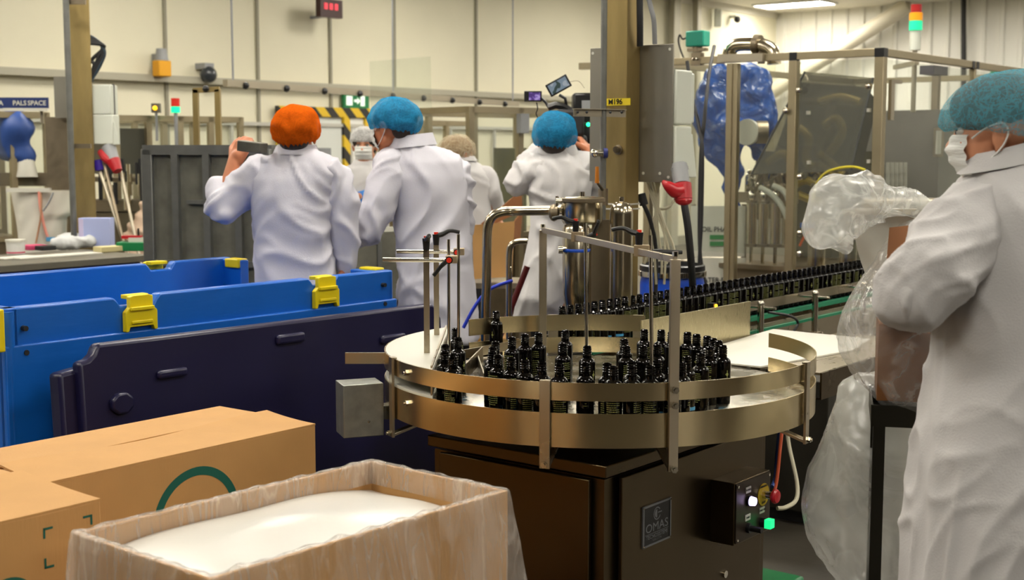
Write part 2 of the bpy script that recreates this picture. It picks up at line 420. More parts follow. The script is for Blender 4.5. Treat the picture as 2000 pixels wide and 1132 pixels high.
# hazard striped door frame
hz = bpy.data.materials.new('hazard_stripes'); hz.use_nodes = True; nt = hz.node_tree; bs = nt.nodes['Principled BSDF']
tc = nt.nodes.new('ShaderNodeTexCoord'); mp = nt.nodes.new('ShaderNodeMapping'); mp.inputs['Rotation'].default_value = (0, R(45), 0)
wv = nt.nodes.new('ShaderNodeTexWave'); wv.inputs['Scale'].default_value = 1.6; rp = nt.nodes.new('ShaderNodeValToRGB'); rp.color_ramp.interpolation = 'CONSTANT'
rp.color_ramp.elements[0].color = C('#d8b422'); rp.color_ramp.elements[1].position = .5; rp.color_ramp.elements[1].color = C('#262420')
nt.links.new(tc.outputs['Object'], mp.inputs[0]); nt.links.new(mp.outputs[0], wv.inputs[0]); nt.links.new(wv.outputs[0], rp.inputs[0]); nt.links.new(rp.outputs[0], bs.inputs[0])
pL = onback(540, 216, .06); pR = onback(722, 222, .06); pM = onback(675, 222, .06)
o = MB(); aL = (CC-pL).dot(U); aR = (CC-pR).dot(U); aM = (CC-pM).dot(U); zt = pL.z
loc = rc((aL+aR)/2, .06, 0)
t = thing('door_frame', 'yellow and black striped frame around the white back doorway', 'door frame', loc, RZ)
wd = aL-aR
part('lintel', MB().box((0, 0, zt), (wd, .05, .11)), hz, t)
part('post', MB().box(((aL+aR)/2-aM, 0, zt/2), (.1, .05, zt-.1)), hz, t)
part('post', MB().box((-wd/2+.05, 0, zt/2), (.1, .05, zt-.1)), hz, t)
part('post', MB().box((wd/2-.05, 0, zt/2), (.1, .05, zt-.1)), hz, t)
mb = rbox(MB(), aR+.1, aM-.06, .02, .05, .02, zt-.06); struct('door_1', mb, mat('door_white', '#e2e2de', .4))
mb = rbox(MB(), aM+.06, aL-.1, .02, .05, .02, zt-.06); struct('door_2', mb, mat('door_grey', '#cfd2cc', .4))
# red digital clock on a drop cable
p = onback(643, 17, .3); t = thing('wall_clock', 'small dark digital clock with red digits high on the back wall', 'clock', p-Vector((0,0,.1)), RZ)
part('housing', MB().box((0, 0, .1), (.34, .08, .2)), mat('clock_housing', '#3a1a18', .4), t)
for k in (-1, 0, 1): part('digit', MB().box((k*.08-.01, -.042, .12), (.05, .006, .07)), emis('red_digits', '#d03040', 1.2), t)
mb = MB().box((0, .15, .02), (.03, .3, .03)); part('bracket', mb, M['grey'], t)
# yellow beacon, camera dome
p = onback(316, 130, .16); t = thing('alarm_beacon', 'yellow alarm beacon with grey cap mounted on the back wall', 'beacon', p-Vector((0,0,.12)), RZ)
part('beacon_body', MB().box((0,0,.1), (.15,.12,.16)), mat('amber', '#e0a010', .4), t, bevel=.01)
part('cap', MB().cyl((0,0,.18), (0,0,.3), .07, .05), M['grey'], t); part('bracket', MB().box((0,.09,.15), (.05,.08,.2)), M['grey'], t)
p = onback(407, 142, .14); t = thing('security_camera', 'dark dome security camera on the cream back wall', 'camera', p-Vector((0,0,.1)), RZ)
part('mount', MB().box((0,.06,.17), (.12,.16,.06)), M['grey'], t); part('dome', MB().sphere((0,0,.08), .09), mat('dome', '#33373c', .2), t)
mb = MB(); mb.box(onback(1402, 35, .1), (.12,.12,.3)); single('wall_speaker', mb, M['ivory'], 'small pale box high on the wall left of the teal sensor', 'box', bevel=.02)
p = onback(1438, 38, .12); t = thing('wall_camera', 'tiny camera on a bracket beside the pale box high on the wall', 'camera', p, RZ)
part('mount', MB().box((0,.05,.05), (.05,.12,.05)), M['ivory'], t); part('lens_ball', MB().sphere((0,-.02,0), .06), M['dark'], t)
# down pipe columns behind the gantry
for px, w_, lab in ((1318, .12, 'beige square downpipe on the back wall beside the pipe gantry'), (1361, .07, 'slim grey conduit on the back wall behind the teal sensor')):
    p = onback(px, 50, .1); mb = MB().box((p.x, p.y, HC/2), (w_*1.6, .1, HC-.02), rz=RZ); single('wall_conduit', mb, rm, lab, 'conduit')
# sloping pale duct high on the right wall
a_ = onright(1640, 95, .35); b_ = onright(1775, 10, .35)
d_ = (b_-a_); mb = MB().tube([a_-d_*1.2, b_], .13, 14); single('sloping_duct', mb, mat('duct', '#cfc8b4', .5), 'sloping pale round duct against the ribbed wall', 'duct')
mb = MB().tube([onright(1882, -15, .2), onright(1882, 240, .2)], .045, 8); single('drop_cable', mb, M['dark'], 'black cable hanging straight down before the ribbed wall', 'cable')
mb = MB(); p = onright(1990, 155, .1); mb.box(p, (.1, .9, .28), rz=RZ); single('green_sign', mb, M['green'], 'green sign on the ribbed wall behind the blue hair net', 'sign')
# ================================================================ TURNTABLE
TC = Vector((.263, 4.02, 0)); TR = .65; ZS = .845; X0, Y0 = TC.x, TC.y
def angpx(px, r=TR, front=True):
    best = None
    for k in range(3600):
        a = 2*PI*k/3600; x = X0+r*math.cos(a); y = Y0+r*math.sin(a)
        if (math.sin(a) < .2) != front: continue
        e = abs(x/y*2614-(px-1000))
        if best is None or e < best[0]: best = (e, a)
    return best[1]
tt = thing('accumulation_table', 'round stainless steel bottle accumulation table with banded rim on a square cabinet', 'machine', (X0, Y0, 0))
P_ = lambda name, mb, m, **k: part(name, mb, m, tt, world=True, **k)
CB = Vector((.242, 3.38, 0))     # near corner of the cabinet
def cb(u, v, z): return CB + U*u + V*v + Vector((0, 0, z))
cw, cd, cz = .909, .61, .753
# body: top lid with lip, panels with seams, feet
m = MB(); c = cb(cw/2, cd/2, 0)
m.box((c.x, c.y, .06+(cz-.06)/2-.02), (cw-.02, cd-.02, cz-.1), rz=RZ); P_('cabinet', m, M['cab'])
m = MB().box((c.x, c.y, cz-.016), (cw+.01, cd+.01, .032), rz=RZ); P_('cabinet_top', m, M['cab'], bevel=.003)
for uu, vv, du, dv, nm in ((cw/2, -.004, cw-.13, .012, 'side_panel'), (-.004, cd/2, .012, cd-.09, 'side_panel')):
    q = cb(uu, vv, .39); m = MB().box(q, (du, dv, .64), rz=RZ); P_(nm, m, M['cab'], bevel=.002)
for uu, vv in ((.03,.03),(cw-.03,.03),(.03,cd-.03),(cw-.03,cd-.03)):
    q = cb(uu, vv, 0); m = MB().cyl(q, q+Vector((0,0,.08)), .025); P_('foot', m, M['dark'])
m = MB().cyl((X0,Y0,.76), (X0,Y0,.83), .12); P_('drive_shaft', m, M['steel_dull'])
# spinning disc
dm = mat('spun_disc', '#c0bcae', .24, 1, bump=.0006, bscale=14, rvar=.08)
P_('disc', MB().lathe([(0,.827),(TR-.02,.827),(TR-.015,.83),(TR-.015,ZS-.002),(TR-.02,ZS),(0,ZS)], 96, Matrix.Translation((X0,Y0,0))), dm)
a_l = R(139); a_r = R(360+27)
P_('lower_band', MB().arcband((X0,Y0), TR, a_l, a_r, .801, .891, .003), M['steel_band'])
P_('upper_band', MB().arcband((X0,Y0), TR, a_l, a_r, .924, .971, .003), M['steel_band'])
ab0, ab1 = R(72), R(128)
P_('rear_upper_band', MB().arcband((X0,Y0), TR+.02, ab0, ab1, .928, .985, .003), M['steel_band'])
P_('rear_lower_band', MB().arcband((X0,Y0), TR+.02, ab0, ab1, .85, .905, .003), M['steel_band'])
for a in (ab0+.04, R(100)):
    q = Vector((X0+(TR+.026)*math.cos(a), Y0+(TR+.026)*math.sin(a), 0)); P_('band_bracket', MB().box((q.x,q.y,.9), (.012,.035,.17), rz=a), M['steel'])
# brackets round the front
for px, top in ((758, .975), (1065, .975), (1590, .975)):
    a = angpx(px, TR+.012); ca, sa = math.cos(a), math.sin(a)
    q = lambda r, z: Vector((X0+r*ca, Y0+r*sa, z))
    m = MB().box(q(TR+.008, (top+.745)/2), (.008, .028, top-.745), rz=a); m.bar(q(TR+.008, .752), q(TR-.14, .80), .028, .008)
    m.box(q(TR+.004, top), (.016, .028, .005), rz=a)
    o = P_('rim_bracket', m, M['steel'], bevel=.001)
    for z in (.757,):
        P_('bolt', MB().cyl(q(TR+.01, z), q(TR+.022, z), .0085, n=6).cyl(q(TR+.012, z), q(TR+.026, z), .005), M['chrome'])
for px in (792,):
    a = angpx(px, TR); 
    for z in (.947, .86):
        q = lambda r: Vector((X0+r*math.cos(a), Y0+r*math.sin(a), z)); P_('bolt', MB().cyl(q(TR-.001), q(TR+.008), .009, n=6).cyl(q(TR), q(TR+.014), .0045), M['chrome'])
# tall gantry over the table
aP = angpx(1322, TR+.012); G2 = Vector((X0+(TR+.012)*math.cos(aP), Y0+(TR+.012)*math.sin(aP), 0)); G1 = Vector((.107, 4.60, 0))
ZG = 1.29
P_('gantry_post', MB().box((G2.x, G2.y, (ZG+.74)/2), (.026, .012, ZG-.74), rz=aP+PI/2), M['steel'], bevel=.001)
P_('gantry_post', MB().box((G1.x, G1.y, (ZG+.85)/2), (.026, .012, ZG-.85), rz=R(10)), M['steel'], bevel=.001)
for z in (.748, .915, .955):
    P_('bolt', MB().cyl(G2+Vector((.002,-.006,z)), G2+Vector((.004,-.018,z)), .0095, n=6).cyl(G2+Vector((.002,-.006,z)), G2+Vector((.005,-.022,z)), .005), M['chrome'])
P_('lower_arm', MB().bar(G2+Vector((0,0,.748)), TC+Vector((.12,-.42,.80)), .026, .008), M['steel'])
m = MB().bar(G1+Vector((0,0,ZG)), G2+Vector((0,0,ZG)), .012, .018); P_('gantry_bar', m, M['steel'], bevel=.001)
for g in (G1, G2): P_('bolt', MB().cyl(g+Vector((0,0,ZG+.008)), g+Vector((0,0,ZG+.02)), .008, n=6), M['chrome'])
def handle(base, direc, up, parent, L_=.075, s=1):       # black clamping lever with a red cap
    base = Vector(base); up = Vector(up).normalized(); d = Vector(direc).normalized()
    m = MB().cyl(base, base+up*.034*s, .009*s, .012*s).tube([base+up*.03*s, base+up*.034*s+d*.02*s, base+up*.045*s+d*.045*s, base+up*.04*s+d*L_*s], [.009*s, .008*s, .006*s, .006*s], 8, smooth=4)
    o = place('clamp_lever', m.mesh('clamp_lever'), M['black'], parent, world=True)
    c_ = MB().cyl(base+up*.032*s, base+up*.041*s, .007*s).mesh('lever_cap'); c2 = place('lever_cap', c_, M['redcap'], None)
    c_.transform(WM[parent.name].inverted()); c2.parent = o; c2['label'] = 'red cap'
clampm = mat('cast_clamp', '#a8977c', .5, .7)
def along(px): # point on the gantry bar seen at column px
    for k in range(1000):
        q = G1.lerp(G2, k/999)
        if q.x/q.y*2614+1000 >= px: return q
    return G2
for px, rl, hd, h2 in ((1125, 1148, (-1,.2,0), (1,0,.45)), (1250, 1265, (-1,.1,.0), (1,-.1,0))):
    q = along(px)+Vector((0,0,ZG)); P_('clamp_block', MB().box(q+Vector((.012,0,.002)), (.046,.03,.032), rz=R(-30)), clampm, bevel=.002)
    handle(q+Vector((0,0,.018)), hd, (0,0,1), tt); handle(q+Vector((.034,-.005,-.002)), (0,-.5,.9) if px < 1200 else (1,0,0), h2, tt, L_=.05, s=.9)
    r0 = q+Vector((.03,-.012,.045)); zb = .86
    r1 = Vector((r0.x+.006, r0.y-.03, zb)); P_('guide_rod', MB().cyl(r0, r1, .0055), M['chrome'])
# left white guide plates (segment of the disc) with posts and rods
def seg(r, a0, a1, n=40): return [(X0+r*math.cos(a0+(a1-a0)*k/n), Y0+r*math.sin(a0+(a1-a0)*k/n)) for k in range(n+1)]
for z in (.968, .893):
    P_('white_guide_plate', MB().prism(seg(TR-.004, R(137), R(222)), z-.008, z+.004), M['white'], bevel=.001)
xg = X0+(TR-.004)*math.cos(R(139))
P_('lane_guide', MB().box((xg+.004, Y0, .935), (.005, .84, .09)), M['steel'])
P_('lane_guide', MB().box((xg+.088, Y0+.10, .885), (.004, .62, .05), rz=R(-7)), M['steel'])
P_('deflector', MB().bar((xg+.14, Y0-.06, .875), (xg+.10, Y0+.46, .875), .004, .045), M['steel'])
def zpost(px, ytop, ybot, zb, w_, d_=None, round_=False):
    b = atz(px, ybot, zb); top = atY(px, ytop, b.y)
    m = MB()
    if round_: m.cyl((b.x, b.y, zb), (b.x+(top.x-b.x)*.4, b.y, top.z), w_/2)
    else: m.box((b.x, b.y, (zb+top.z)/2), (w_, d_ or .006, top.z-zb))
    P_('guide_rod' if round_ else 'flat_post', m, M['chrome'] if round_ else M['steel']); return Vector((b.x, b.y, top.z))
t1 = zpost(834, 488, 690, .97, .017); t2 = zpost(853, 478, 655, .97, .017)
t3 = zpost(877, 467, 728, .90, .009, round_=True); t4 = zpost(896, 457, 728, .90, .009, round_=True)
handle(t1+Vector((0,0,0)), (.25,-1,0), (0,0,1), tt, L_=.05); handle(t2, (1,.1,.0), (0,0,1), tt)
ya, yb = t1.y, t2.y
for (x0, yy, x1, Y_) in ((748, 507, 893, ya), (775, 491, 900, yb)):
    P_('cross_rod', MB().cyl(atY(x0, yy, Y_-.01), atY(x1, yy+1, Y_-.01), .0065), M['chrome'])
for (x0, yy, Y_, dd) in ((878, 506, ya, (-.7,0,-.8)), (893, 491, yb, (.1,.1,.2))):
    q = atY(x0, yy, Y_-.01); P_('clamp_block', MB().box(q+Vector((.006,0,0)), (.034,.03,.022)), clampm, bevel=.002)
    m = MB().cyl(q+Vector((0,-.012,0)), q+Vector((0,-.034,0)), .011); o = P_('clamp_knob', m, M['black'])
    P_('knob_cap', MB().cyl(q+Vector((0,-.034,0)), q+Vector((0,-.038,0)), .0075), M['redcap'], label='red cap')
    if dd[0] < -.3: P_('clamp_lever', MB().tube([q+Vector((-.004,-.028,0)), q+Vector((-.025,-.032,-.02)), q+Vector((-.045,-.03,-.045))], [.008,.006,.006], 8), M['black'])
# flat bar and motor box on the left
q0 = atY(676, 701, 3.98); P_('side_bar', MB().box(q0+Vector((.07,.02,0)), (.15,.008,.034)), M['steel'])
q = atY(729, 802, 3.80); mbx = MB().box((q.x-.045, q.y+.05, q.z), (.12,.10,.155), rz=R(20)); P_('motor_box', mbx, M['zinc'], bevel=.002, label='grey galvanised gearbox housing')
for dx, dz in ((-.085,-.0),(-.012,-.03)): P_('screw', MB().sphere((q.x+dx, q.y+.0+(dx+.08)*-.1, q.z+dz), .004, 8), M['chrome'])
P_('motor_arm', MB().box((q.x+.08,q.y+.12,.79), (.2,.05,.04)), M['galv'])
# emblem plate
u0, u1, z0, z1 = .161, .303, .496, .610
def onface(u, z, off=.012): return cb(u, -off, z)
Mf = frameM((0,0,0), U, (0,0,1))
def facebox(u0, u1, z0, z1, o0, o1):
    c = cb((u0+u1)/2, -(o0+o1)/2, (z0+z1)/2); return MB().box(c, (u1-u0, o1-o0, z1-z0), rz=RZ)
badge = P_('name_plate', facebox(u0, u1, z0, z1, .010, .013), mat('plate_black', '#0d0d0f', .35), bevel=.001)
fr = MB()
for (a, b, c_, d) in ((u0,u1,z0,z0+.005),(u0,u1,z1-.005,z1),(u0,u0+.005,z0,z1),(u1-.005,u1,z0,z1)):
    m_ = facebox(a, b, c_, d, .010, .015); fr.add(m_.v, m_.f)
def sub(name, me, m_, par):
    me.transform(WM[tt.name].inverted()); o = place(name, me, m_, None); o.parent = par; return o
silver = mat('silver_print', '#8d9094', .4, .6)
sub('plate_frame', fr.mesh('f'), silver, badge)
uc = (u0+u1)/2
def ftext(s, size, u, z, off=.0135, sx=1, bold=False, m_=None, par=badge, nm='lettering'):
    me = text_mesh(s, size, frameM(onface(u, z, off), U, (0,0,1)), sx=sx, bold=bold); return sub(nm, me, m_ or silver, par)
ftext('OMAS', .034, uc, .544, sx=1.25)
ftext('TECNOSISTEMI', .0155, uc, .520, sx=1.05)
ftext('FILLING SYSTEMS', .006, uc, .509)
sub('rule', facebox(u0+.012, u1-.012, .5285, .5295, .0132, .0138).mesh('r'), silver, badge)
rg = MB(); 
for k in range(34):
    a = R(35)+k/34*R(300); 
    if 1: 
        c0 = Vector((math.cos(a), math.sin(a))); a2 = a+R(9.5); c1 = Vector((math.cos(a2), math.sin(a2))); r_ = .018
        pts = [onface(uc+c0.x*r_, (.580)+c0.y*r_, .0138), onface(uc+c1.x*r_, (.580)+c1.y*r_, .0138), onface(uc+c1.x*(r_-.003), (.580)+c1.y*(r_-.003), .0138), onface(uc+c0.x*(r_-.003), (.580)+c0.y*(r_-.003), .0138)]
        rg.add(pts, [(0,1,2,3)])
half = [onface(uc+.012*math.cos(R(90+k*15)), (.580)+.012*math.sin(R(90+k*15)), .0138) for k in range(13)]
rg.add(half, [tuple(range(13))]); rg.add([onface(uc+.004, .580, .0138), onface(uc+.024, .580, .0138), onface(uc+.024, .583, .0138), onface(uc+.004, .583, .0138)], [(0,1,2,3)])
sub('logo', rg.mesh('l', None), silver, badge)
for a, b in ((u0+.004,z0+.004),(u1-.004,z0+.004),(u0+.004,z1-.004),(u1-.004,z1-.004)): sub('rivet', MB().sphere(onface(a,b,.015), .003, 8).mesh('x'), M['chrome'], badge)
# control box
cu0, cu1, cz0, cz1, cp = .529, .744, .430, .614, .087
cbx = P_('control_box', facebox(cu0, cu1, cz0, cz1, 0, cp), M['cab'], bevel=.002)
pm = mat('control_panel', '#4c4238', .4, .8, var=.1)
sub('front_panel', facebox(cu0+.006, cu1-.004, cz0+.006, cz1-.004, cp, cp+.004).mesh('p'), pm, cbx)
def fp(u, z, off): return cb(u, -(cp+off), z)
def fcyl(u, z, o0, o1, r, r1=None): return MB().cyl(fp(u, z, o0), fp(u, z, o1), r, r1, 24)
for a, b in ((cu0+.014,cz0+.014),(cu1-.012,cz0+.014),(cu0+.014,cz1-.012),(cu1-.012,cz1-.012)): sub('screw', fcyl(a,b,.003,.007,.004).mesh('s'), M['chrome'], cbx)
sub('indicator_bezel', fcyl(.607,.549,.004,.012,.0165).mesh('b'), M['black'], cbx)
sub('white_indicator', fcyl(.607,.549,.012,.026,.014,.012).mesh('b'), emis('lamp_violet', '#cfc0ff', 5), cbx)
ye = sub('emergency_disc', fcyl(.697,.549,.004,.006,.034).mesh('b'), mat('estop_yellow', '#b89a10', .5), cbx)
me = text_mesh('EMERGENCY', .009, frameM(fp(.697,.574,.0065), U, (0,0,1))); sub('lettering', me, M['black'], cbx)
me = text_mesh('STOP', .009, frameM(fp(.697,.525,.0065), U, (0,0,1))); sub('lettering', me, M['black'], cbx)
sub('stop_collar', fcyl(.697,.549,.006,.035,.012).mesh('b'), M['chrome'], cbx)
sub('emergency_stop', fcyl(.697,.549,.033,.040,.014,.021).lathe([(0,0),(.021,0),(.022,.006),(.018,.012),(.0,.014)], 24, Matrix.Translation(fp(.697,.549,.04)) @ Vector((0,0,1)).rotation_difference(-V).to_matrix().to_4x4()).mesh('b'), M['red'], cbx)
for u_, z_, s_ in ((.603,.582,'POWER'),(.603,.500,'TABLE'),(.690,.503,'TABLE ON')):
    sub('tag', facebox(u_-.015, u_+.015, z_-.009, z_+.009, cp+.004, cp+.006).mesh('t'), M['white'], cbx)
    sub('lettering', text_mesh(s_, .008, frameM(fp(u_, z_, .0063), U, (0,0,1))), M['black'], cbx)
sub('selector_base', fcyl(.606,.468,.004,.014,.015).mesh('b'), M['black'], cbx); sub('selector_knob', fcyl(.606,.468,.014,.05,.009).mesh('b'), M['black'], cbx)
sub('switch_base', fcyl(.690,.466,.004,.02,.015).mesh('b'), M['black'], cbx)
c = fp(.690,.466,.03); sub('green_switch', MB().box(c, (.026,.02,.026), rz=RZ).mesh('b'), emis('lamp_green', '#18c870', 2.2), cbx)
P_('panel_lock', facebox(0,0,0,0,0,0).cyl(cb(.617,-.008,.31), cb(.617,-.016,.31), .011) if False else MB().cyl(cb(.617,-.008,.31), cb(.617,-.016,.31), .011), M['chrome'])
# cables down the far side
for pts, m_, r_ in (([(1530,820,4.25),(1524,870,4.2),(1518,930,4.15),(1512,960,4.12)], mat('orange_cable','#b84a20',.5), .006), ([(1524,822,4.27),(1519,870,4.22),(1514,930,4.17),(1508,950,4.12)], mat('blue_cable','#28448c',.5), .006),
                    ([(1535,820,4.3),(1541,870,4.28),(1556,940,4.2),(1555,975,4.1),(1535,990,4.0),(1518,992,3.98)], M['cable_w'], .007)):
    P_('power_cable', MB().tube([atY(*p) for p in pts], r_, 8, smooth=6), m_)
# ================================================================ BOTTLES
def make_bottle(label, cat, group):
    t = thing('bottle', label, cat, (0,0,0), 0, group)
    r = .0235
    part('bottle_body', MB().lathe([(0,0),(r-.002,0),(r,.002),(r,.119),(r-.0015,.1235),(r-.0045,.127),(.0150,.1295),(.0128,.1315),(.0125,.139)], 28), M['bottle'], t, smooth=40)
    prof = [(.0125,.137)]
    for k in range(3): z = .141+k*.0065; prof += [(.0118,z),(.0134,z+.002),(.0134,z+.0035),(.0118,z+.005)]
    prof += [(.0112,.165),(.0098,.166),(.0090,.1655),(.0088,.145),(.0,.145)]
    part('neck', MB().lathe(prof, 20), M['bottle'], t, smooth=40)
    tx = MB()       # printed lines on the back
    rr = r+.0003; rnd = random.Random(3)
    def patch(a0, a1, z0, z1):
        n_ = max(1, int((a1-a0)/.25)); vs = []
        for i in range(n_+1):
            a = a0+(a1-a0)*i/n_; vs += [(rr*math.cos(a), rr*math.sin(a), z0), (rr*math.cos(a), rr*math.sin(a), z1)]
        return vs, [(2*i, 2*i+2, 2*i+3, 2*i+1) for i in range(n_)]
    for k in range(15):
        z = .112-k*.0056; a = -.75
        end = .75 if k % 5 != 4 else rnd.uniform(-.1, .5)
        while a < end:
            w_ = rnd.uniform(.12, .3); tx.add(*patch(a, min(a+w_, end), z-.0011, z+.0006)); a += w_+.055
    part('back_print', tx, M['gold'], t)
    em = MB(); r2 = rr+.0001
    def ring(cx, cz, ro, ri, n=16, a0=0, a1=2*PI):
        vs = []; 
        for i in range(n+1):
            b = a0+(a1-a0)*i/n
            for q in (ro, ri):
                x = cx+q*math.cos(b); z = cz+q*math.sin(b); an = PI+x/r2; vs.append((r2*math.cos(an), r2*math.sin(an), z))
        em.add(vs, [(2*i, 2*i+2, 2*i+3, 2*i+1) for i in range(n)])
    def diam(cx, cz, w_, h_):
        vs = [(PI+(cx+a)/r2, cz+b) for a, b in ((-w_,0),(0,-h_),(w_,0),(0,h_))]
        em.add([(r2*math.cos(a), r2*math.sin(a), z) for a, z in vs], [(0,1,2,3)])
    ring(0, .085, .0058, .0046, 4); diam(0, .085, .0025, .006); diam(0, .094, .0014, .004); diam(0, .076, .0012, .003)
    diam(0, .062, .013, .0009); diam(0, .056, .009, .0007)
    part('front_emblem', em, M['gold'], t)
    bd = MB(); vs, fs = patch(PI-.8, PI+.8, .022, .031); bd.add(vs, fs); part('blue_stripe', bd, M['cyan'], t)
    return t
b_tab = make_bottle('open black screw-neck bottle standing loose on the round steel table', 'bottle', 'loose bottles on the round table')
tt_px = [(638,560),(670,537),(740,518),(795,505),(853,500),(967,488),(957,545),(1060,555),(648,578),(680,595),(737,605),(795,615),(868,622),(942,630),(1052,628),(1145,628),(1217,525),(1232,555),(1292,555),(1358,548),(1250,620),(1358,615),(1303,485),(1375,487)]
pts = [atz(660+x/2.177, 420+y/2.177, ZS+.166) for x, y in tt_px]
pts += [atz(1100+x/2.978, 560+y/2.978, ZS+.166) for x, y in [(725,265),(780,275),(830,285),(868,297),(900,310),(915,340),(865,345),(800,385),(720,405),(640,262),(360,540),(470,530),(590,528),(745,500),(690,440)]]
lane = [atz(660+x/2.177, 420+y/2.177, ZS+.166) for x, y in [(500,480),(510,520),(455,550),(415,610),(395,660),(440,655)]]
allp = [Vector((p.x, p.y)) for p in pts+lane]
nt_ = len(pts)
for it in range(120):
    for i in range(len(allp)):
        for j in range(i):
            d = allp[i]-allp[j]; L_ = d.length
            if L_ < .0485:
                d = d/(L_+1e-9)*(.0486-L_)/2; allp[i] += d; allp[j] -= d
        d = allp[i]-Vector((X0, Y0)); 
        if d.length > TR-.03: allp[i] = Vector((X0, Y0))+d*((TR-.03)/d.length)
        if i >= nt_: allp[i].x = min(max(allp[i].x, xg+.033), xg+.064)
        else: allp[i].x = max(allp[i].x, xg+.17)
rnd = random.Random(11)
b_lane = copy_tree(b_tab); b_lane['label'] = 'open black bottle queued in the narrow lane beside the white guide plate'; b_lane['group'] = 'bottles in the lane by the white plate'
first = {0: True, 1: True}
for i, p in enumerate(allp):
    k = 0 if i < nt_ else 1; src = (b_tab, b_lane)[k]
    if first[k]: first[k] = False; src.location = (p.x, p.y, ZS); src.rotation_euler = (0, 0, rnd.uniform(0, 6.28))
    else: copy_tree(src, (p.x, p.y, ZS), rnd.choice([R(-90), R(90)])+rnd.uniform(-.9, .9))
# conveyor
cv0 = Vector((-.07, 4.40, 0)); cvL = 6.0
def cv(s, t_, z): return cv0 + U*s + V*t_ + Vector((0,0,z))
b_con = copy_tree(b_tab); b_con['label'] = 'open black bottle in the single file on the green-edged conveyor'; b_con['group'] = 'bottles filed along the conveyor'
b_con.location = cv(.15, .10, ZS); b_con.rotation_euler = (0,0,1)
for k in range(1, 88):
    s_ = .05+.30+k*.0505
    copy_tree(b_con, cv(s_, 0, ZS), R(-90)+rnd.choice([0, PI])+rnd.uniform(-.8, .8))
t = thing('conveyor', 'long stainless bottle conveyor with green belt edge behind the round table', 'conveyor', cv(0,0,0), RZ)
L2 = cvL/2-.1
part('infeed_plate', MB().box((.15, .10, ZS-.008), (.30,.12,.014)), M['steel_dull'], t)
part('belt', MB().box((L2, 0, ZS-.012), (cvL, .085, .02)), mat('belt_plate', '#3a3a38', .4, .6), t)
part('belt_edge', MB().box((L2+.3, -.055, ZS-.005), (cvL-.6, .022, .02)), M['belt'], t, label='green belt edge')
part('belt_edge', MB().box((L2+.3, -.10, ZS-.052), (cvL-.6, .012, .012)), M['belt'], t, label='green lower strip')
part('side_frame', MB().box((L2, -.085, ZS-.10), (cvL, .012, .14)), M['steel'], t)
part('side_frame', MB().box((L2, .085, ZS-.08), (cvL, .012, .12)), M['steel'], t)
part('guide_rail', MB().box((L2+.65, -.04, ZS+.045), (cvL-1.3, .006, .04)), M['steel'], t)
part('guide_rail', MB().box((L2, .038, ZS+.05), (cvL, .006, .03)), M['steel'], t)
for s_ in (1.65, 2.17, 2.7, 3.4, 4.2):
    part('rail_post', MB().cyl((s_, -.13, ZS-.16), (s_, -.13, ZS+.07), .014), M['chrome'], t)
    part('rail_arm', MB().cyl((s_, -.20, ZS+.055), (s_, -.03, ZS+.055), .006).sphere((s_,-.13,ZS+.07),.016,10), M['chrome'], t)
    part('post_clamp', MB().box((s_, -.13, ZS-.12), (.05,.05,.03)).cyl((s_-.06,-.14,ZS-.12),(s_+.06,-.14,ZS-.12),.008), M['steel_dull'], t)
for s_ in (.3, 1.7, 3.1, 4.5):
    for sg in (-1, 1): part('leg', MB().box((s_, sg*.09, .38), (.04,.04,.76)), M['steel_dull'], t)
part('lower_rail', MB().box((L2, -.11, .62), (cvL-.8,.03,.05)), M['steel'], t)
part('sensor', MB().box((1.36,-.06,ZS+.08), (.03,.03,.03)), M['black'], t)
part('sensor_lamp', MB().sphere((1.36,-.078,ZS+.085), .007, 8), emis('amber_lamp', '#ffb020', 5), t, label='amber lamp')
cp_ = [(1.7,-.14,ZS+.03),(1.85,-.17,ZS+.0),(1.92,-.17,ZS-.04),(1.86,-.16,ZS-.10),(1.93,-.15,ZS-.16),(1.99,-.14,ZS-.2)]
part('sensor_cable', MB().tube([Vector(p) for p in cp_], .006, 8, smooth=5), M['black'], t)
# inlet guide plate and side tray with white sheet
pa = Vector((.44, 4.50, 0)); pb = Vector((.914, 5.08, 0))
m = MB().bar(pa+Vector((0,0,.92)), pb+Vector((0,0,.92)), .005, .135); single('guide_plate', m, mat('guide_plate_steel','#bfb38e',.32,.9,bump=.0004,bscale=30,stretch=(20,1,1),rvar=.08), 'upright rectangular steel guide plate behind the round table', 'guide plate')
TZ = .852
tp = [atz(1400, 712, TZ), atz(1590, 735, TZ), atz(1690, 690, TZ), atz(1830, 668, TZ), atz(1640, 640, TZ), atz(1380, 650, TZ)]
A0 = Vector((.80, 4.06, 0)) ; 
t = thing('side_table', 'stainless side table with folded edge between round table and bagged cartons', 'table', (1.3, 4.4, 0), RZ)
# tray: rectangle in U/V frame
o_ = atz(1600, 720, TZ); base = Vector((o_.x, o_.y, 0))
def tr(u, v, z): return base + U*u + V*v + Vector((0,0,z))
m = MB().box(tr(.40, .15, TZ-.006), (.92, .36, .008), rz=RZ); part('table_top', m, M['steel'], t, world=True)
m = MB().box(tr(.40, -.035, TZ-.045), (.92, .006, .085), rz=RZ).box(tr(.4, -.028, TZ-.088), (.92,.02,.004), rz=RZ); part('folded_edge', m, M['cab'], t, world=True)
for u_, v_ in ((.05,.25),(.75,.25),(.75,0.02)): part('leg', MB().box(tr(u_, v_, TZ/2-.01), (.035,.035,TZ-.02), rz=RZ), M['steel_dull'], t, world=True)
sh = [atz(1419,709,TZ+.002), atz(1486,716,TZ+.002), atz(1665,684,TZ+.002), atz(1700,662,TZ+.002), atz(1510,643,TZ+.002), atz(1412,672,TZ+.002)]
single('white_sheet', MB().prism([(p.x, p.y) for p in sh], TZ-.001, TZ+.004), M['sheet'], 'flat white cover sheet lying on the side table right of the bottles', 'sheet')

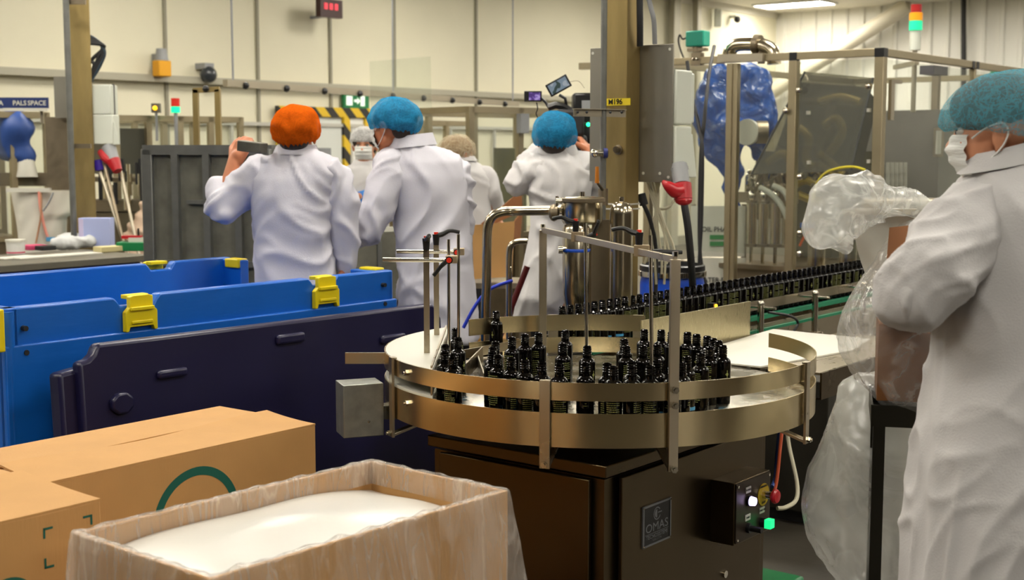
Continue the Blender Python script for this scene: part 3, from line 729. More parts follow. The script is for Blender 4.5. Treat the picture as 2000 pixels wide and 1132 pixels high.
# labels that single out each bottle by its place
ONES = ['', 'first', 'second', 'third', 'fourth', 'fifth', 'sixth', 'seventh', 'eighth', 'ninth', 'tenth', 'eleventh', 'twelfth', 'thirteenth', 'fourteenth', 'fifteenth', 'sixteenth', 'seventeenth', 'eighteenth', 'nineteenth']
TENS = {2: ('twentieth', 'twenty'), 3: ('thirtieth', 'thirty'), 4: ('fortieth', 'forty'), 5: ('fiftieth', 'fifty'), 6: ('sixtieth', 'sixty'), 7: ('seventieth', 'seventy'), 8: ('eightieth', 'eighty'), 9: ('ninetieth', 'ninety')}
def ordinal(n): return ONES[n] if n < 20 else (TENS[n//10][0] if n % 10 == 0 else TENS[n//10][1]+'-'+ONES[n % 10])
bt = [o for o in COL.objects if o.parent is None and o.name.startswith('bottle')]
tb_l = sorted([o for o in bt if o['group'].startswith('loose')], key=lambda o: o.location.y)
rows_n = ('nearest', 'second', 'third', 'fourth', 'rearmost'); per_ = -(-len(tb_l)//5)
for i in range(5):
    row = sorted(tb_l[i*per_:(i+1)*per_], key=lambda o: o.location.x/o.location.y)
    for j, o in enumerate(row): o['label'] = 'open black bottle on the round table, %s from the left in the %s row' % (ordinal(j+1), rows_n[i])
for j, o in enumerate(sorted([o for o in bt if 'lane' in o['group']], key=lambda o: o.location.y)): o['label'] = 'open black bottle in the lane beside the white plate, %s from the front' % ordinal(j+1)
for j, o in enumerate(sorted([o for o in bt if 'filed' in o['group']], key=lambda o: o.location.y)): o['label'] = 'open black bottle in the conveyor file, %s from its near end' % ordinal(j+1)
# ================================================================ CRATES
def localize(name, label, cat, O, rz=RZ, group=None): return thing(name, label, cat, O, rz, group)
# blue pallet crate: near long wall from A (left) along U
zr = 1.085
A = atz(8, 603, zr); B = atz(767, 527, zr); A.z = B.z = 0
Ub = (B-A).normalized(); rzb = math.atan2(Ub.y, Ub.x); Lb = (B-A).length
Wb = 1.06
cr = thing('blue_crate', 'large open blue plastic pallet crate with yellow latches', 'crate', A, rzb)
def wall_poly(L_, H0, H1, notches, sides=.0):
    pts = [(0, H0)]; 
    return pts
t_ = .045
def crate_wall(x0, x1, y0, y1, z0, z1, notches, inset=0):
    """wall along x with notches (xa, xb, depth) in its top edge, as an xz profile extruded along y"""
    poly = [(x0, z0), (x1, z0), (x1, z1)]
    for xa, xb, d in sorted(notches, reverse=True): poly += [(xb+.015, z1), (xb, z1-d*.5), (xb-.01, z1-d), (xa+.01, z1-d), (xa, z1-d*.5), (xa-.015, z1)]
    poly += [(x0, z1)]
    # triangulate through prism: local XZ -> extrude Y
    Mx = Matrix(((1,0,0,0),(0,0,1,0),(0,1,0,0),(0,0,0,1)))
    m = MB(); m.prism(poly, y0, y1, Mx); return m
n1 = [(.33*Lb-.17+.0, .33*Lb-.02, .035), (.80*Lb-.08, .80*Lb+.05, .035)]
def lat_x(px): # parameter on near rim for a column px
    k = (px-1000)/2614; return (k*A.y-A.x)/(Ub.x-k*Ub.y)
xl1, xl2 = lat_x(260), lat_x(628)
notch = [(xl1-.075, xl1+.075, .03), (xl2-.06, xl2+.06, .03)]
part('long_wall', crate_wall(0, Lb, 0, t_, .14, zr, notch), M['blue'], cr, bevel=.006)
part('long_wall', crate_wall(0, Lb, Wb-t_, Wb, .14, zr, notch), M['blue'], cr, bevel=.006)
# ledge step and lower rib of the near wall
part('ledge', MB().box((Lb/2, -.006, (zr-.115+.14)/2), (Lb+.02, .016, zr-.115-.14)).box((Lb/2,Wb+.006,(zr-.115+.14)/2),(Lb+.02,.016,zr-.115-.14)), M['blue'], cr, bevel=.005)
Mr = Matrix.Rotation(PI/2, 4, 'Z')
def short_wall(x, poly):
    Mx = Matrix(((0,0,1,0),(1,0,0,0),(0,1,0,0),(0,0,0,1))); return MB().prism(poly, x, x+t_, Mx)
part('short_wall', short_wall(.0, [(0,.14),(Wb,.14),(Wb,zr),(0,zr)]), M['blue'], cr, bevel=.005)
# far short wall is lowered in the middle (drop door open)
part('short_wall', short_wall(Lb-t_, [(0,.14),(Wb,.14),(Wb,zr-.005),(Wb-.17,zr-.005),(Wb-.17,.72),(.2,.72),(.2,zr-.005),(0,zr-.005)]), M['blue'], cr, bevel=.005)
part('base', MB().box((Lb/2, Wb/2, .09), (Lb, Wb, .14)), M['blue'], cr)
for x in (.12, Lb/2, Lb-.12): part('runner', MB().box((x, Wb/2, .03), (.12, Wb, .06)), M['navy'], cr)
def latch(x, y, sy):
    m = MB(); Mx = Matrix(((1,0,0,x),(0,0,-sy,y),(0,1,0,zr),(0,0,0,1)))
    m.prism([(-.045,-.0),(-.045,-.035),(-.062,-.05),(-.062,-.115),(-.05,-.115),(-.045,-.1),(.045,-.1),(.05,-.115),(.062,-.115),(.062,-.05),(.045,-.035),(.045,-.0),(.03,.004),(-.03,.004)][::-1], .002, .022, Mx)
    m.box((x, y+sy*.016, zr-.002), (.085, .035, .014)); m.box((x, y-sy*.024, zr-.085), (.08, .01, .01)); m.box((x, y-sy*.026, zr-.04), (.09, .012, .012))
    part('latch', m, M['yellow'], cr, bevel=.002, label='yellow latch')
latch(xl1, 0, 1); latch(xl2, 0, 1); latch(xl2-.0, Wb, -1)
m = MB().box((Lb+.0, .12, zr-.03), (.05,.1,.07)); part('latch', m, M['yellow'], cr, bevel=.006, label='yellow latch')
m = MB().box((Lb-.03, Wb-.12, zr-.02), (.06,.09,.04)); part('latch', m, M['yellow'], cr, bevel=.006, label='yellow latch')
for x, z in ((.06, zr-.065), (.06, zr-.14), (Lb-.06, zr-.055), (Lb-.06, zr-.13)): part('pin_hole', MB().cyl((x,-.018,z),(x,.0,z),.0085), M['dark'], cr)
part('corner_post', MB().cyl((.012,.005,.14),(.012,.005,zr-.01),.02), M['blue'], cr)
# neighbouring crate latch at the very left edge
m = MB().box((-.05, -.03, zr-.06), (.05,.03,.13)); part('latch', m, M['yellow'], cr, bevel=.004, label='yellow latch')
# navy lid leaning against the crate
q0 = atz(180, 679, .985); q1 = atz(890, 592, .985); q0.z = q1.z = 0
Un = (q1-q0).normalized(); Ln = (q1-q0).length; rzn = math.atan2(Un.y, Un.x); Hn = .985
ld = thing('crate_lid', 'dark navy plastic pallet lid standing on edge against the blue crate', 'lid', q0, rzn)
lt = math.atan2(.09, Hn)
ML = Matrix.Rotation(-0.06, 4, 'X') @ Matrix(((1,0,0,0),(0,0,1,.02),(0,1,0,0),(0,0,0,1)))
poly = [(0,0),(Ln,0),(Ln,Hn-.06),(Ln-.04,Hn),(.065,Hn),(.05,Hn-.03),(.03,Hn-.045),(0,Hn-.05)]
part('lid_panel', MB().prism(poly, .0, .05, ML), M['navy'], ld, bevel=.012)
m = MB().prism([(-.05,0),(.1,0),(.1,Hn-.06),(-.05,Hn-.08)], .03, .10, ML); part('back_rim', m, M['navy'], ld, bevel=.012)
def lx(px): k = (px-1000)/2614; return (k*q0.y-q0.x)/(Un.x-k*Un.y)
for px, w_, h_, z in ((348,.11,.028,Hn-.12),(586,.12,.034,Hn-.06),(788,.12,.03,Hn-.11)):
    x = lx(px); pr = [(x-w_/2, z-h_/2),(x+w_/2, z-h_/2),(x+w_/2,z+h_/2),(x-w_/2,z+h_/2)]; part('lug', MB().prism(pr, -.018, .005, ML), M['navy'], ld, bevel=.009)
x = lx(244); part('lug', MB().prism([(x+.042*math.cos(a)*1.0, Hn-.19+.036*math.sin(a)) for a in [k*PI/4+PI/8 for k in range(8)]], -.02, .005, ML), M['navy'], ld, bevel=.008)
# ================================================================ CARTONS
def frame2(P, d):   # P base corner, d unit dir along x
    return P, math.atan2(d.y, d.x)
def carton(label, A3, B3, depth, H, flapgap=True):
    """A3->B3 front top edge (left to right), going depth to the back"""
    A2 = Vector((A3.x, A3.y, 0)); B2 = Vector((B3.x, B3.y, 0)); d = (B2-A2); L_ = d.length; d.normalize(); rz = math.atan2(d.y, d.x)
    t = thing('cardboard_carton', label, 'carton', A2, rz)
    part('carton_body', MB().box((L_/2, depth/2, (H-.005)/2), (L_, depth, H-.005)), M['card'], t, bevel=.003)
    g = .004
    for s in (0, 1):
        y0, y1 = (0, depth/2-g) if s == 0 else (depth/2+g, depth)
        lift = .014 if s == 0 else .003
        vs = []
        for i in range(13):
            for j in range(7):
                x = L_*i/12; y = y0+(y1-y0)*j/6; k = j/6 if s == 0 else 1-j/6
                z = H-.001+lift*k*k*(.5+.5*math.cos(i*.55+s)) ; vs.append((x, y, z))
        m = MB(); n_ = len(vs); m.v = [Vector(v) for v in vs]+[Vector(v)-Vector((0,0,.005)) for v in vs]
        for i in range(12):
            for j in range(6): a = i*7+j; m.f.append([a, a+7, a+8, a+1]); m.f.append([n_+a, n_+a+1, n_+a+8, n_+a+7])
        for i in range(12):
            for a, b in ((i*7, (i+1)*7), (i*7+6, (i+1)*7+6)): m.f.append([a, b, n_+b, n_+a])
        for a0 in (0, 84):
            for j in range(6): a = a0+j; m.f.append([a, a+1, n_+a+1, n_+a])
        part('flap', m, M['card'], t)
    return t, L_
c1, L1 = carton('long closed brown cardboard carton with a green ring printed on its side', atz(90, 941, .82), atz(616, 826, .82), .405, .82)
rg = MB()
def ringf(cx, cz, ro, ri, n=72):
    for k in range(n):
        a0, a1 = 2*PI*k/n, 2*PI*(k+1)/n
        rg.add([(cx+ro*math.cos(a0), -.0008, cz+ro*math.sin(a0)), (cx+ro*math.cos(a1), -.0008, cz+ro*math.sin(a1)), (cx+ri*math.cos(a1), -.0008, cz+ri*math.sin(a1)), (cx+ri*math.cos(a0), -.0008, cz+ri*math.sin(a0))], [(0,1,2,3)])
ringf(.42, .64, .135, .113); part('printed_ring', rg, M['green_ink'], c1)
c2, L2_ = carton('closed brown carton with green corner marks in the lower left foreground', atz(-250, 1075, .84), atz(196, 972, .84), .62, .84)
mk = MB()
def mark(x, z, sx, sz, l=.022, w=.005):
    for a, b in (((x, z), (x+sx*l, z+sz*w)), ((x, z), (x+sx*w, z+sz*l))):
        x0, x1 = sorted((a[0], b[0])); z0_, z1_ = sorted((a[1], b[1])); mk.add([(x0,-.0008,z0_),(x1,-.0008,z0_),(x1,-.0008,z1_),(x0,-.0008,z1_)], [(0,1,2,3)])
mark(L2_-.021, .84-.03, -1, -1); mark(L2_-.135, .84-.035, 1, -1); mark(L2_-.135, .84-.12, 1, 1); part('corner_marks', mk, M['green_ink'], c2)
rg = MB(); ringf(L2_-.215, .66, .062, .045); part('printed_ring', rg, M['green_ink'], c2)
# open lined carton
zc = .85
PB = atz(725, 899, zc); PL = atz(143, 1040, zc); PR = atz(993, 957, zc)
for p in (PB, PL, PR): p.z = 0
d = (PB-PL); L_ = d.length; d.normalize(); e = Vector((d.y, -d.x, 0)); W_ = (PR-PB).dot(e)
O = PL + e*W_      # near-left corner; x along d, y = -e (back)
lc = thing('lined_carton', 'open brown carton lined with clear film holding white foam sheets', 'carton', O, math.atan2(d.y, d.x))
tk = .008
for nm, c_, s_ in (('carton_wall', (L_/2, tk/2), (L_, tk)), ('carton_wall', (L_/2, W_-tk/2), (L_, tk)), ('carton_wall', (tk/2, W_/2), (tk, W_-2*tk)), ('carton_wall', (L_-tk/2, W_/2), (tk, W_-2*tk))):
    part(nm, MB().box((c_[0], c_[1], zc/2), (s_[0], s_[1], zc)), M['card'], lc, bevel=.001)
part('carton_base', MB().box((L_/2, W_/2, .01), (L_-.02, W_-.02, .01)), M['card'], lc)
def fs(u, v):
    x = .014+u*(L_-.028); y = .014+v*(W_-.028)
    h = -.07+.062*math.sin(PI*min(1,max(0,(u*.9+.08))))**.7*(.45+.55*math.sin(PI*(v*.8+.12))) + .012*noise.noise(Vector((u*3, v*2, 3)))
    return Vector((x, y, zc+h))
fo = MB().grid(fs, 48, 28); single_fo = fo.mesh('foam_sheet'); single_fo.transform(WM[lc.name])
fo2 = MB(); fo2.v = [Vector(v.co) for v in single_fo.vertices]; fo2.f = [list(p.vertices) for p in single_fo.polygons]
nv = len(fo2.v); fo2.v += [v-Vector((0,0,.02)) for v in fo2.v[:nv]]; fo2.f += [[i+nv for i in reversed(f)] for f in fo2.f]
nu = 48
edge = [i for i in range(nu)]+[nu-1+nu*j for j in range(1, 28)]+[nu*27+i for i in range(nu-2, -1, -1)]+[nu*j for j in range(26, 0, -1)]
for k in range(len(edge)): a = edge[k]; b = edge[(k+1) % len(edge)]; fo2.f.append([b, a, a+nv, b+nv])
single('foam_stack', fo2, M['foam'], 'white foam sheets filling the film-lined open carton', 'foam sheets')
# liner film: from inside, over the rim and down the outside in crumpled folds
per = 2*(L_+W_)
def perim(s, off):   # s 0..1 -> point on rounded rectangle at outward offset off
    x0, x1, y0, y1 = -off, L_+off, -off, W_+off; r = max(.004, off)
    P2 = s*per
    if P2 < L_: p = (P2/L_*(x1-x0)+x0, y0); n_ = (0,-1)
    elif P2 < L_+W_: q = (P2-L_)/W_; p = (x1, y0+q*(y1-y0)); n_ = (1, 0)
    elif P2 < 2*L_+W_: q = (P2-L_-W_)/L_; p = (x1-q*(x1-x0), y1); n_ = (0, 1)
    else: q = (P2-2*L_-W_)/W_; p = (x0, y1-q*(y1-y0)); n_ = (-1, 0)
    return p, n_
def fold(s, z, k=0):
    a = s*per
    v = noise.noise(Vector((a*9, z*2.2+a*1.5, 1.7+k)))+.55*noise.noise(Vector((a*22, z*5, 5.1+k)))
    r = 1-abs(noise.noise(Vector((a*7+z*4, z*3-a*2, 9+k))))*2
    return v*.5+r*.35
def flin(u, v):
    # v: 0 inside bottom .. .12 rim .. 1 outside bottom
    if v < .1: off = -.012; z = zc-.05+.05*v/.1
    elif v < .14: off = -.012+.016*(v-.1)/.04; z = zc+.004
    else:
        q = (v-.14)/.86; z = zc+.003-q*.62; off = .004+q*.045
    p, n_ = perim(u % 1.0, max(off, -.012))
    amp = 0.0 if v < .1 else (.004 if v < .16 else .010+.028*min(1, (v-.14)*2.2))
    f_ = fold(u, z)*amp
    if v > .16: f_ = max(f_, -.6*off)
    # extra bulge at the right (x1) side
    cx = 0
    if v > .14:
        dx = max(0, p[0]-(L_-.1))/.1; cx = .055*min(1, dx)*((v-.14)/.86)**1.1
    return Vector((p[0]+n_[0]*f_+(cx if n_[0] >= 0 else 0), p[1]+n_[1]*f_, z+(.006*noise.noise(Vector((u*60, 3, 3))) if .08 < v < .2 else 0)))
fl = MB().grid(flin, 520, 90, closed_u=True)
part('film_liner', fl, M['film'], lc, smooth=180, label='clear crumpled film liner')
# ================================================================ PEOPLE
def remeshed(prims, voxel, smooth=4, name='b'):
    mb = MB()
    for p in prims:
        k = p[0]
        if k == 'e': mb.sphere(p[1], p[2], 20, p[3] if len(p) > 3 else None)
        elif k == 'c':
            p0, p1, r0, r1 = Vector(p[1]), Vector(p[2]), p[3], p[4]; d = p1-p0; n_ = p[5] if len(p) > 5 else 14
            q = Vector((0,0,1)).rotation_difference(d).to_matrix().to_4x4()
            prof = [(r0*math.cos(a), r0*math.sin(a)) for a in [-PI/2+PI/2*i/5 for i in range(6)]]+[(r1*math.cos(a), d.length+r1*math.sin(a)) for a in [PI/2*i/5 for i in range(6)]]
            prof[0] = (.0001, prof[0][1]); prof[-1] = (.0001, prof[-1][1])
            mb.lathe(prof, n_, Matrix.Translation(p0) @ q)
        elif k == 'l': mb.loft(p[1], p[2] if len(p) > 2 else 28, p[3] if len(p) > 3 else 2.3)
    me = mb.mesh(name, None); o = bpy.data.objects.new('tmp', me); COL.objects.link(o)
    m = o.modifiers.new('r', 'REMESH'); m.mode = 'VOXEL'; m.voxel_size = voxel; m.use_smooth_shade = True
    if smooth: s = o.modifiers.new('s', 'SMOOTH'); s.factor = .5; s.iterations = smooth
    dg = bpy.context.evaluated_depsgraph_get(); dg.update()
    out = bpy.data.meshes.new_from_object(o.evaluated_get(dg)); out.name = name
    bpy.data.objects.remove(o); bpy.data.meshes.remove(me)
    out.polygons.foreach_set('use_smooth', [True]*len(out.polygons)); return out
def displace(me, fn):
    me.update(); n_ = len(me.vertices)
    nr = np.empty(n_*3); me.vertex_normals.foreach_get('vector', nr); nr = nr.reshape(-1, 3)
    co = np.empty(n_*3); me.vertices.foreach_get('co', co); co = co.reshape(-1, 3)
    for i in range(n_):
        d = fn(Vector(co[i]), Vector(nr[i])); co[i] += nr[i]*d
    me.vertices.foreach_set('co', co.ravel()); me.update(); return me
def ridge(p): return 1-2*abs(noise.noise(p))
def hand_prims(w, d, nrm, side=1, curl=.5, s=1.0, spread=.0):
    """w wrist, d towards the fingers, nrm back-of-hand normal, side +1: thumb on the cross side"""
    w = Vector(w); d = Vector(d).normalized(); nrm = Vector(nrm); nrm = (nrm-d*nrm.dot(d)).normalized(); x = d.cross(nrm)*side
    P = [('c', w, w+d*.03*s, .026*s, .03*s)]
    for k in range(4): P.append(('c', w+d*.015*s+x*(-.022+.015*k)*s, w+d*(.085-abs(k-2)*.004)*s+x*(-.030+.0205*k)*s, .016*s, .0125*s))
    Ls = (.062, .078, .084, .076)       # little .. index
    for k in range(4):
        p = w+d*(.085-abs(k-2)*.004)*s+x*(-.030+.0205*k)*s; dd = d+x*(k-1.5)*spread; dd.normalize(); L_ = Ls[k]*s
        for j, fr_ in enumerate((.45, .32, .23)):
            a = curl*(.9, 1.1, .8)[j]*(1+.06*(1.5-k)); ax = d.cross(nrm)
            dd = (Matrix.Rotation(-a, 3, ax) @ dd)
            p2 = p+dd*L_*fr_; P.append(('c', p, p2, (.0098, .0088, .0080)[j]*s, (.0088, .0080, .0070)[j]*s)); p = p2
    t0 = w+d*.02*s+x*.026*s; t1 = t0+(d*.55+x*.75-nrm*.35).normalized()*.045*s; t2 = t1+(d*.85+x*.25-nrm*.5*(curl+.2)).normalized()*.034*s; t3 = t2+(d*.9-x*.05-nrm*.6*(curl+.2)).normalized()*.026*s
    P += [('c', t0, t1, .017*s, .0125*s), ('c', t1, t2, .0115*s, .0105*s), ('c', t2, t3, .0102*s, .0082*s)]
    return P
def head_frame(c, yaw, pitch=0, roll=0):
    """yaw: direction the face looks, angle from +X; local: x = face forward, y = left, z up"""
    return Matrix.Translation(Vector(c)) @ (Matrix.Rotation(yaw, 4, 'Z') @ Matrix.Rotation(pitch, 4, 'Y') @ Matrix.Rotation(roll, 4, 'X'))
def head_prims(H, s=1.0):
    P = []
    R3 = H.to_3x3()
    def e(c, r, rot=None): P.append(('e', H @ (Vector(c)*s), tuple(q*s for q in r), R3 @ rot if rot is not None else R3))
    def c_(a, b, r0, r1): P.append(('c', H @ (Vector(a)*s), H @ (Vector(b)*s), r0*s, r1*s))
    e((-.012,0,.028), (.096,.076,.088))            # cranium
    e((.03,0,-.02), (.062,.062,.085))              # face
    e((.048,0,-.075), (.036,.040,.035))            # jaw/chin
    e((.075,0,.02), (.018,.045,.018))              # brow
    for sd in (-1, 1):
        e((.068,sd*.033,-.018), (.020,.022,.020))  # cheek
        e((-.005,sd*.078,-.005), (.017,.009,.031), Matrix.Rotation(sd*.35,3,'Z')); e((-.002,sd*.078,-.03), (.009,.007,.011))
        c_((0,sd*.045,-.06), (.05,sd*.02,-.088), .022, .02)
    c_((.088,0,.012), (.108,0,-.028), .007, .012); e((.104,0,-.033), (.013,.015,.009))
    e((.088,0,-.055), (.010,.021,.006)); e((.086,0,-.066), (.010,.018,.007))
    return P
def face_parts(H, body, s=1.0, lash=M['dark']):
    for sd in (-1, 1):
        q = H @ (Vector((.080,sd*.031,.003))*s)
        m = MB().sphere(q, .0115*s, 14); o = place('eye', m.mesh('eye'), mat('eye_white', '#d8d4cc', .2), body, world=True)
        m = MB().sphere(H @ (Vector((.0885,sd*.031,.003))*s), .0052*s, 10); place('iris', m.mesh('iris'), lash, body, world=True)
        m = MB().tube([H @ (Vector((.088,sd*.017,.008))*s), H @ (Vector((.0935,sd*.030,.012))*s), H @ (Vector((.087,sd*.045,.007))*s)], .0022*s, 6, smooth=3)
        place('eyelashes', m.mesh('eyelashes'), lash, body, world=True)
        m = MB().tube([H @ (Vector((.093,sd*.014,.026))*s), H @ (Vector((.093,sd*.032,.031))*s), H @ (Vector((.082,sd*.048,.025))*s)], .003*s, 6, smooth=3)
        place('eyebrow', m.mesh('eyebrow'), lash, body, world=True)
def net_mesh(H, s=1.0, sx=1.0, drop=0.0, back=.0, seed=0, name='hair_net', amp=.006):
    """bouffant cap: rounded shell down to an uneven elastic edge that runs from the forehead to the nape"""
    rx, ry, rz_ = .122*s*sx, .102*s, .104*s
    def f(u, v):
        a = 2*PI*u
        # lower limit elevation: forehead higher, nape lower
        lo = -.25-drop-.42*(.5-.5*math.cos(a))-.08*math.cos(2*a)
        el = PI/2+(lo-PI/2)*v
        puff = 1+.04*math.sin(PI*v)+(0 if v < .93 else -.9*(v-.93))
        x = rx*math.cos(el)*math.cos(a)*puff-back*s*(1-v); y = ry*math.cos(el)*math.sin(a)*puff; z = rz_*math.sin(el)*puff
        n_ = (x/rx, y/ry, z/rz_)
        w_ = noise.noise(Vector((n_[0]*2.4, n_[1]*2.4, n_[2]*2.4+seed)))*1.2+.5*ridge(Vector((a*3.2, v*2.5, seed)))+(1.3*math.sin(a*26+3*noise.noise(Vector((a*2,0,seed)))) if v > .85 else 0)*(v-.85)*5
        k = 1+w_*amp/.1
        return H @ Vector((x*k-.012*s, y*k, z*k+.024*s))
    return MB().grid(f, 96, 48, closed_u=True).mesh(name, 180)
def net_mat(name, col, dens=.6, scale=34):
    m = bpy.data.materials.new(name); m.use_nodes = True; nt = m.node_tree; nt.nodes.clear(); N = nt.nodes.new; L = nt.links.new
    out = N('ShaderNodeOutputMaterial'); tr = N('ShaderNodeBsdfTransparent'); df = N('ShaderNodeBsdfDiffuse'); df.inputs[0].default_value = C(col)
    tl = N('ShaderNodeBsdfTranslucent'); tl.inputs[0].default_value = C(col); mt = N('ShaderNodeMixShader'); mt.inputs[0].default_value = .3
    L(df.outputs[0], mt.inputs[1]); L(tl.outputs[0], mt.inputs[2])
    tc = N('ShaderNodeTexCoord'); vals = []
    for k, sc_ in enumerate(((1,1,.35),(.35,1,1),(1,.4,1))):
        mp = N('ShaderNodeMapping'); mp.inputs['Scale'].default_value = sc_; mp.inputs['Location'].default_value = (k*3.1, k, 0); mp.inputs['Rotation'].default_value = (k*.5, k*.7, 0)
        L(tc.outputs['Object'], mp.inputs[0]); nz = N('ShaderNodeTexNoise'); nz.inputs['Scale'].default_value = scale; nz.inputs['Detail'].default_value = 3; nz.inputs['Distortion'].default_value = 1.2
        L(mp.outputs[0], nz.inputs['Vector'])
        ab = N('ShaderNodeMath'); ab.operation = 'SUBTRACT'; ab.inputs[1].default_value = .5; L(nz.outputs['Fac'], ab.inputs[0])
        a2 = N('ShaderNodeMath'); a2.operation = 'ABSOLUTE'; L(ab.outputs[0], a2.inputs[0])
        th = N('ShaderNodeMapRange'); th.inputs['From Min'].default_value = .0; th.inputs['From Max'].default_value = .03; th.inputs['To Min'].default_value = 1; th.inputs['To Max'].default_value = 0
        L(a2.outputs[0], th.inputs['Value']); vals.append(th.outputs[0])
    mx = N('ShaderNodeMath'); mx.operation = 'MAXIMUM'; L(vals[0], mx.inputs[0]); L(vals[1], mx.inputs[1])
    mx2 = N('ShaderNodeMath'); mx2.operation = 'MAXIMUM'; L(mx.outputs[0], mx2.inputs[0]); L(vals[2], mx2.inputs[1])
    md = N('ShaderNodeMapRange'); md.inputs['To Min'].default_value = dens; md.inputs['To Max'].default_value = min(1, dens+.28); L(mx2.outputs[0], md.inputs['Value'])
    ms = N('ShaderNodeMixShader'); L(md.outputs[0], ms.inputs[0]); L(tr.outputs[0], ms.inputs[1]); L(mt.outputs[0], ms.inputs[2]); L(ms.outputs[0], out.inputs[0]); return m
def mask_mesh(H, s=1.0):
    def f(u, v):
        a = (u-.5)*2.0; z = -.002-.088*v
        bulge = 1.0+.10*math.sin(PI*v)
        rx = .104-.028*abs(v-.35)**1.2-.010*v; ry = .068
        x = rx*math.cos(a)*bulge*1.0+(.0022*math.sin(v*PI*7)); y = ry*math.sin(a)*1.02
        if v > .85: x -= .05*(v-.85)
        return H @ (Vector((x+.008, y, z))*s)
    return MB().grid(f, 28, 26).mesh('face_mask', 180)
def straps(H, body, s=1.0, m_=None):
    for sd in (-1, 1):
        m = MB().tube([H @ (Vector(q)*s) for q in ((.052,sd*.066,-.01),(.02,sd*.080,.012),(-.012,sd*.088,.02),(-.022,sd*.086,0),(-.005,sd*.084,-.035),(.042,sd*.066,-.078))], .0018*s, 6, smooth=4)
        place('mask_strap', m.mesh('mask_strap'), m_ or M['mask'], body, world=True)
# chain of sleeve capsules
def chain(pts, rs): return [('c', pts[i], pts[i+1], rs[i], rs[i+1]) for i in range(len(pts)-1)]
def rings_px(rows, Y, back=0, yaw=0):
    out = []
    for r in rows:      # (pxl, pxr, py, ry)
        a = atY(r[0], r[2], Y); b = atY(r[1], r[2], Y); out.append(((a.x+b.x)/2, Y+(r[4] if len(r) > 4 else 0), a.z, (b.x-a.x)/2, r[3]))
    return out
def wrinkle(seed, amp=.010, vert=.6, elbows=()):
    def f(p, n_):
        q = p+Vector((seed*3.7, 0, 0))
        wv = noise.noise_vector(q*2.3)*.30
        g = q+wv
        lo = ridge(Vector((g.x*6.5, g.y*6.5, g.z*1.2)))            # hanging folds
        di = ridge(Vector((g.x*4.2+g.z*5.0, g.y*4, g.z*3.0-g.x*2.4)))   # drag lines
        d2 = ridge(Vector((g.x*4.8-g.z*4.4, g.y*4+3, g.z*3.4+g.x*2)))
        ms = .5+.9*noise.noise(q*1.9+Vector((0,9,0)))
        fi = noise.noise(Vector((g.x*17, g.y*17, g.z*9)))
        d = amp*(vert*(max(0, lo)**2*1.5-.5) + (1-vert)*(max(0, di)**3*1.7*max(0,min(1,ms))+max(0, d2)**3*1.5*max(0,min(1,1-ms))-.4) + .18*fi)
        for c_, r_ in elbows:
            k = (p-c_).length
            if k < r_: d += amp*.8*(1-k/r_)*(max(0, ridge(Vector((g.x*6+g.z*3+3, g.y*6, g.z*10-g.x*5))))**2*1.6-.4)
        return d
    return f
def build_person(label, base, head, yaw, body_pr, coat_pr, voxb=.0055, voxc=.012, coatm=None, seed=1, vert=.5, amp=.011, elbows=(), skin=None, pitch=0, roll=0, hs=1.0,
                 net=None, netarg={}, hair=None, mask=False, strapm=None, face=False, legs=None, gloves=None, collar=None, trouser=None, hairback=0, hairfront=0):
    t = thing('person', label, 'person', (base[0], base[1], 0))
    H = head_frame(head, yaw, pitch, roll)
    hp = head_prims(H, hs)
    body = remeshed(hp+body_pr, voxb, 3, 'body'); b = place('body', body, skin or M['skin'], t, world=True)
    if face: face_parts(H, t, hs)
    if hair:
        hm = remeshed([('e', H @ (Vector((-.016+hairfront,0,.040+hairfront*.6))*hs), (.108*hs,.090*hs,(.080-hairfront*.4)*hs), H.to_3x3()), ('e', H @ (Vector((-.062-hairback,0,-.018))*hs), (.052*hs,.068*hs,.055*hs), H.to_3x3())], .008, 3, 'hair')
        place('hair', hm, hair, t, world=True)
    c = remeshed([p for p in coat_pr if p[0] == 'l'], voxc, 3, 'lab_coat'); displace(c, wrinkle(seed, amp, vert, ())); place('lab_coat', c, coatm or M['coat'], t, world=True)
    runs = []
    for p in coat_pr:
        if p[0] != 'c': continue
        if runs and (Vector(runs[-1][-1][2])-Vector(p[1])).length < 1e-3: runs[-1].append(p)
        else: runs.append([p])
    for k, rn in enumerate(runs):
        e_ = Vector(rn[-1][2]); dd = (e_-Vector(rn[-1][1])).normalized(); r_ = rn[-1][4]
        sl_ = remeshed(rn+[('c', e_-dd*.035, e_+dd*.004, r_*1.08, r_*1.04)], voxc*.85, 2, 'sleeve'); el_ = Vector(rn[len(rn)//2][1])
        displace(sl_, wrinkle(seed+k+.5, amp*.85, .15, tuple(elbows)+((el_, .22), (Vector(rn[0][1]), .16)))); place('sleeve', sl_, coatm or M['coat'], t, world=True)
    if collar: place('collar', collar.mesh('collar', 60), coatm or M['coat'], t, world=True)
    if net: place('hair_net', net_mesh(H, s=hs, seed=seed, **netarg), net, t, world=True)
    if mask: place('face_mask', mask_mesh(H, hs), M['mask'], t, world=True); straps(H, t, hs, strapm)
    if legs:
        place('trousers', remeshed(legs, .014, 2, 'trousers'), trouser or M['trouser'], t, world=True)
        for s_ in (0, 1):
            l = legs[s_*2+1]; an = Vector(l[2]); f = Vector((math.cos(yaw), math.sin(yaw), 0))
            sh = remeshed([('e', an+f*.06+Vector((0,0,-.055)), (.135,.048,.045), Matrix.Rotation(yaw,3,'Z')), ('c', an+Vector((0,0,0)), an+Vector((0,0,-.05)), .045, .045)], .01, 2, 'shoe')
            place('shoe', sh, M['dark'], t, world=True)
    if gloves:
        place('gloves', remeshed(gloves, .0055, 2, 'gloves'), mat('nitrile_blue', '#2a78c8', .45), t, world=True)
    return t, H
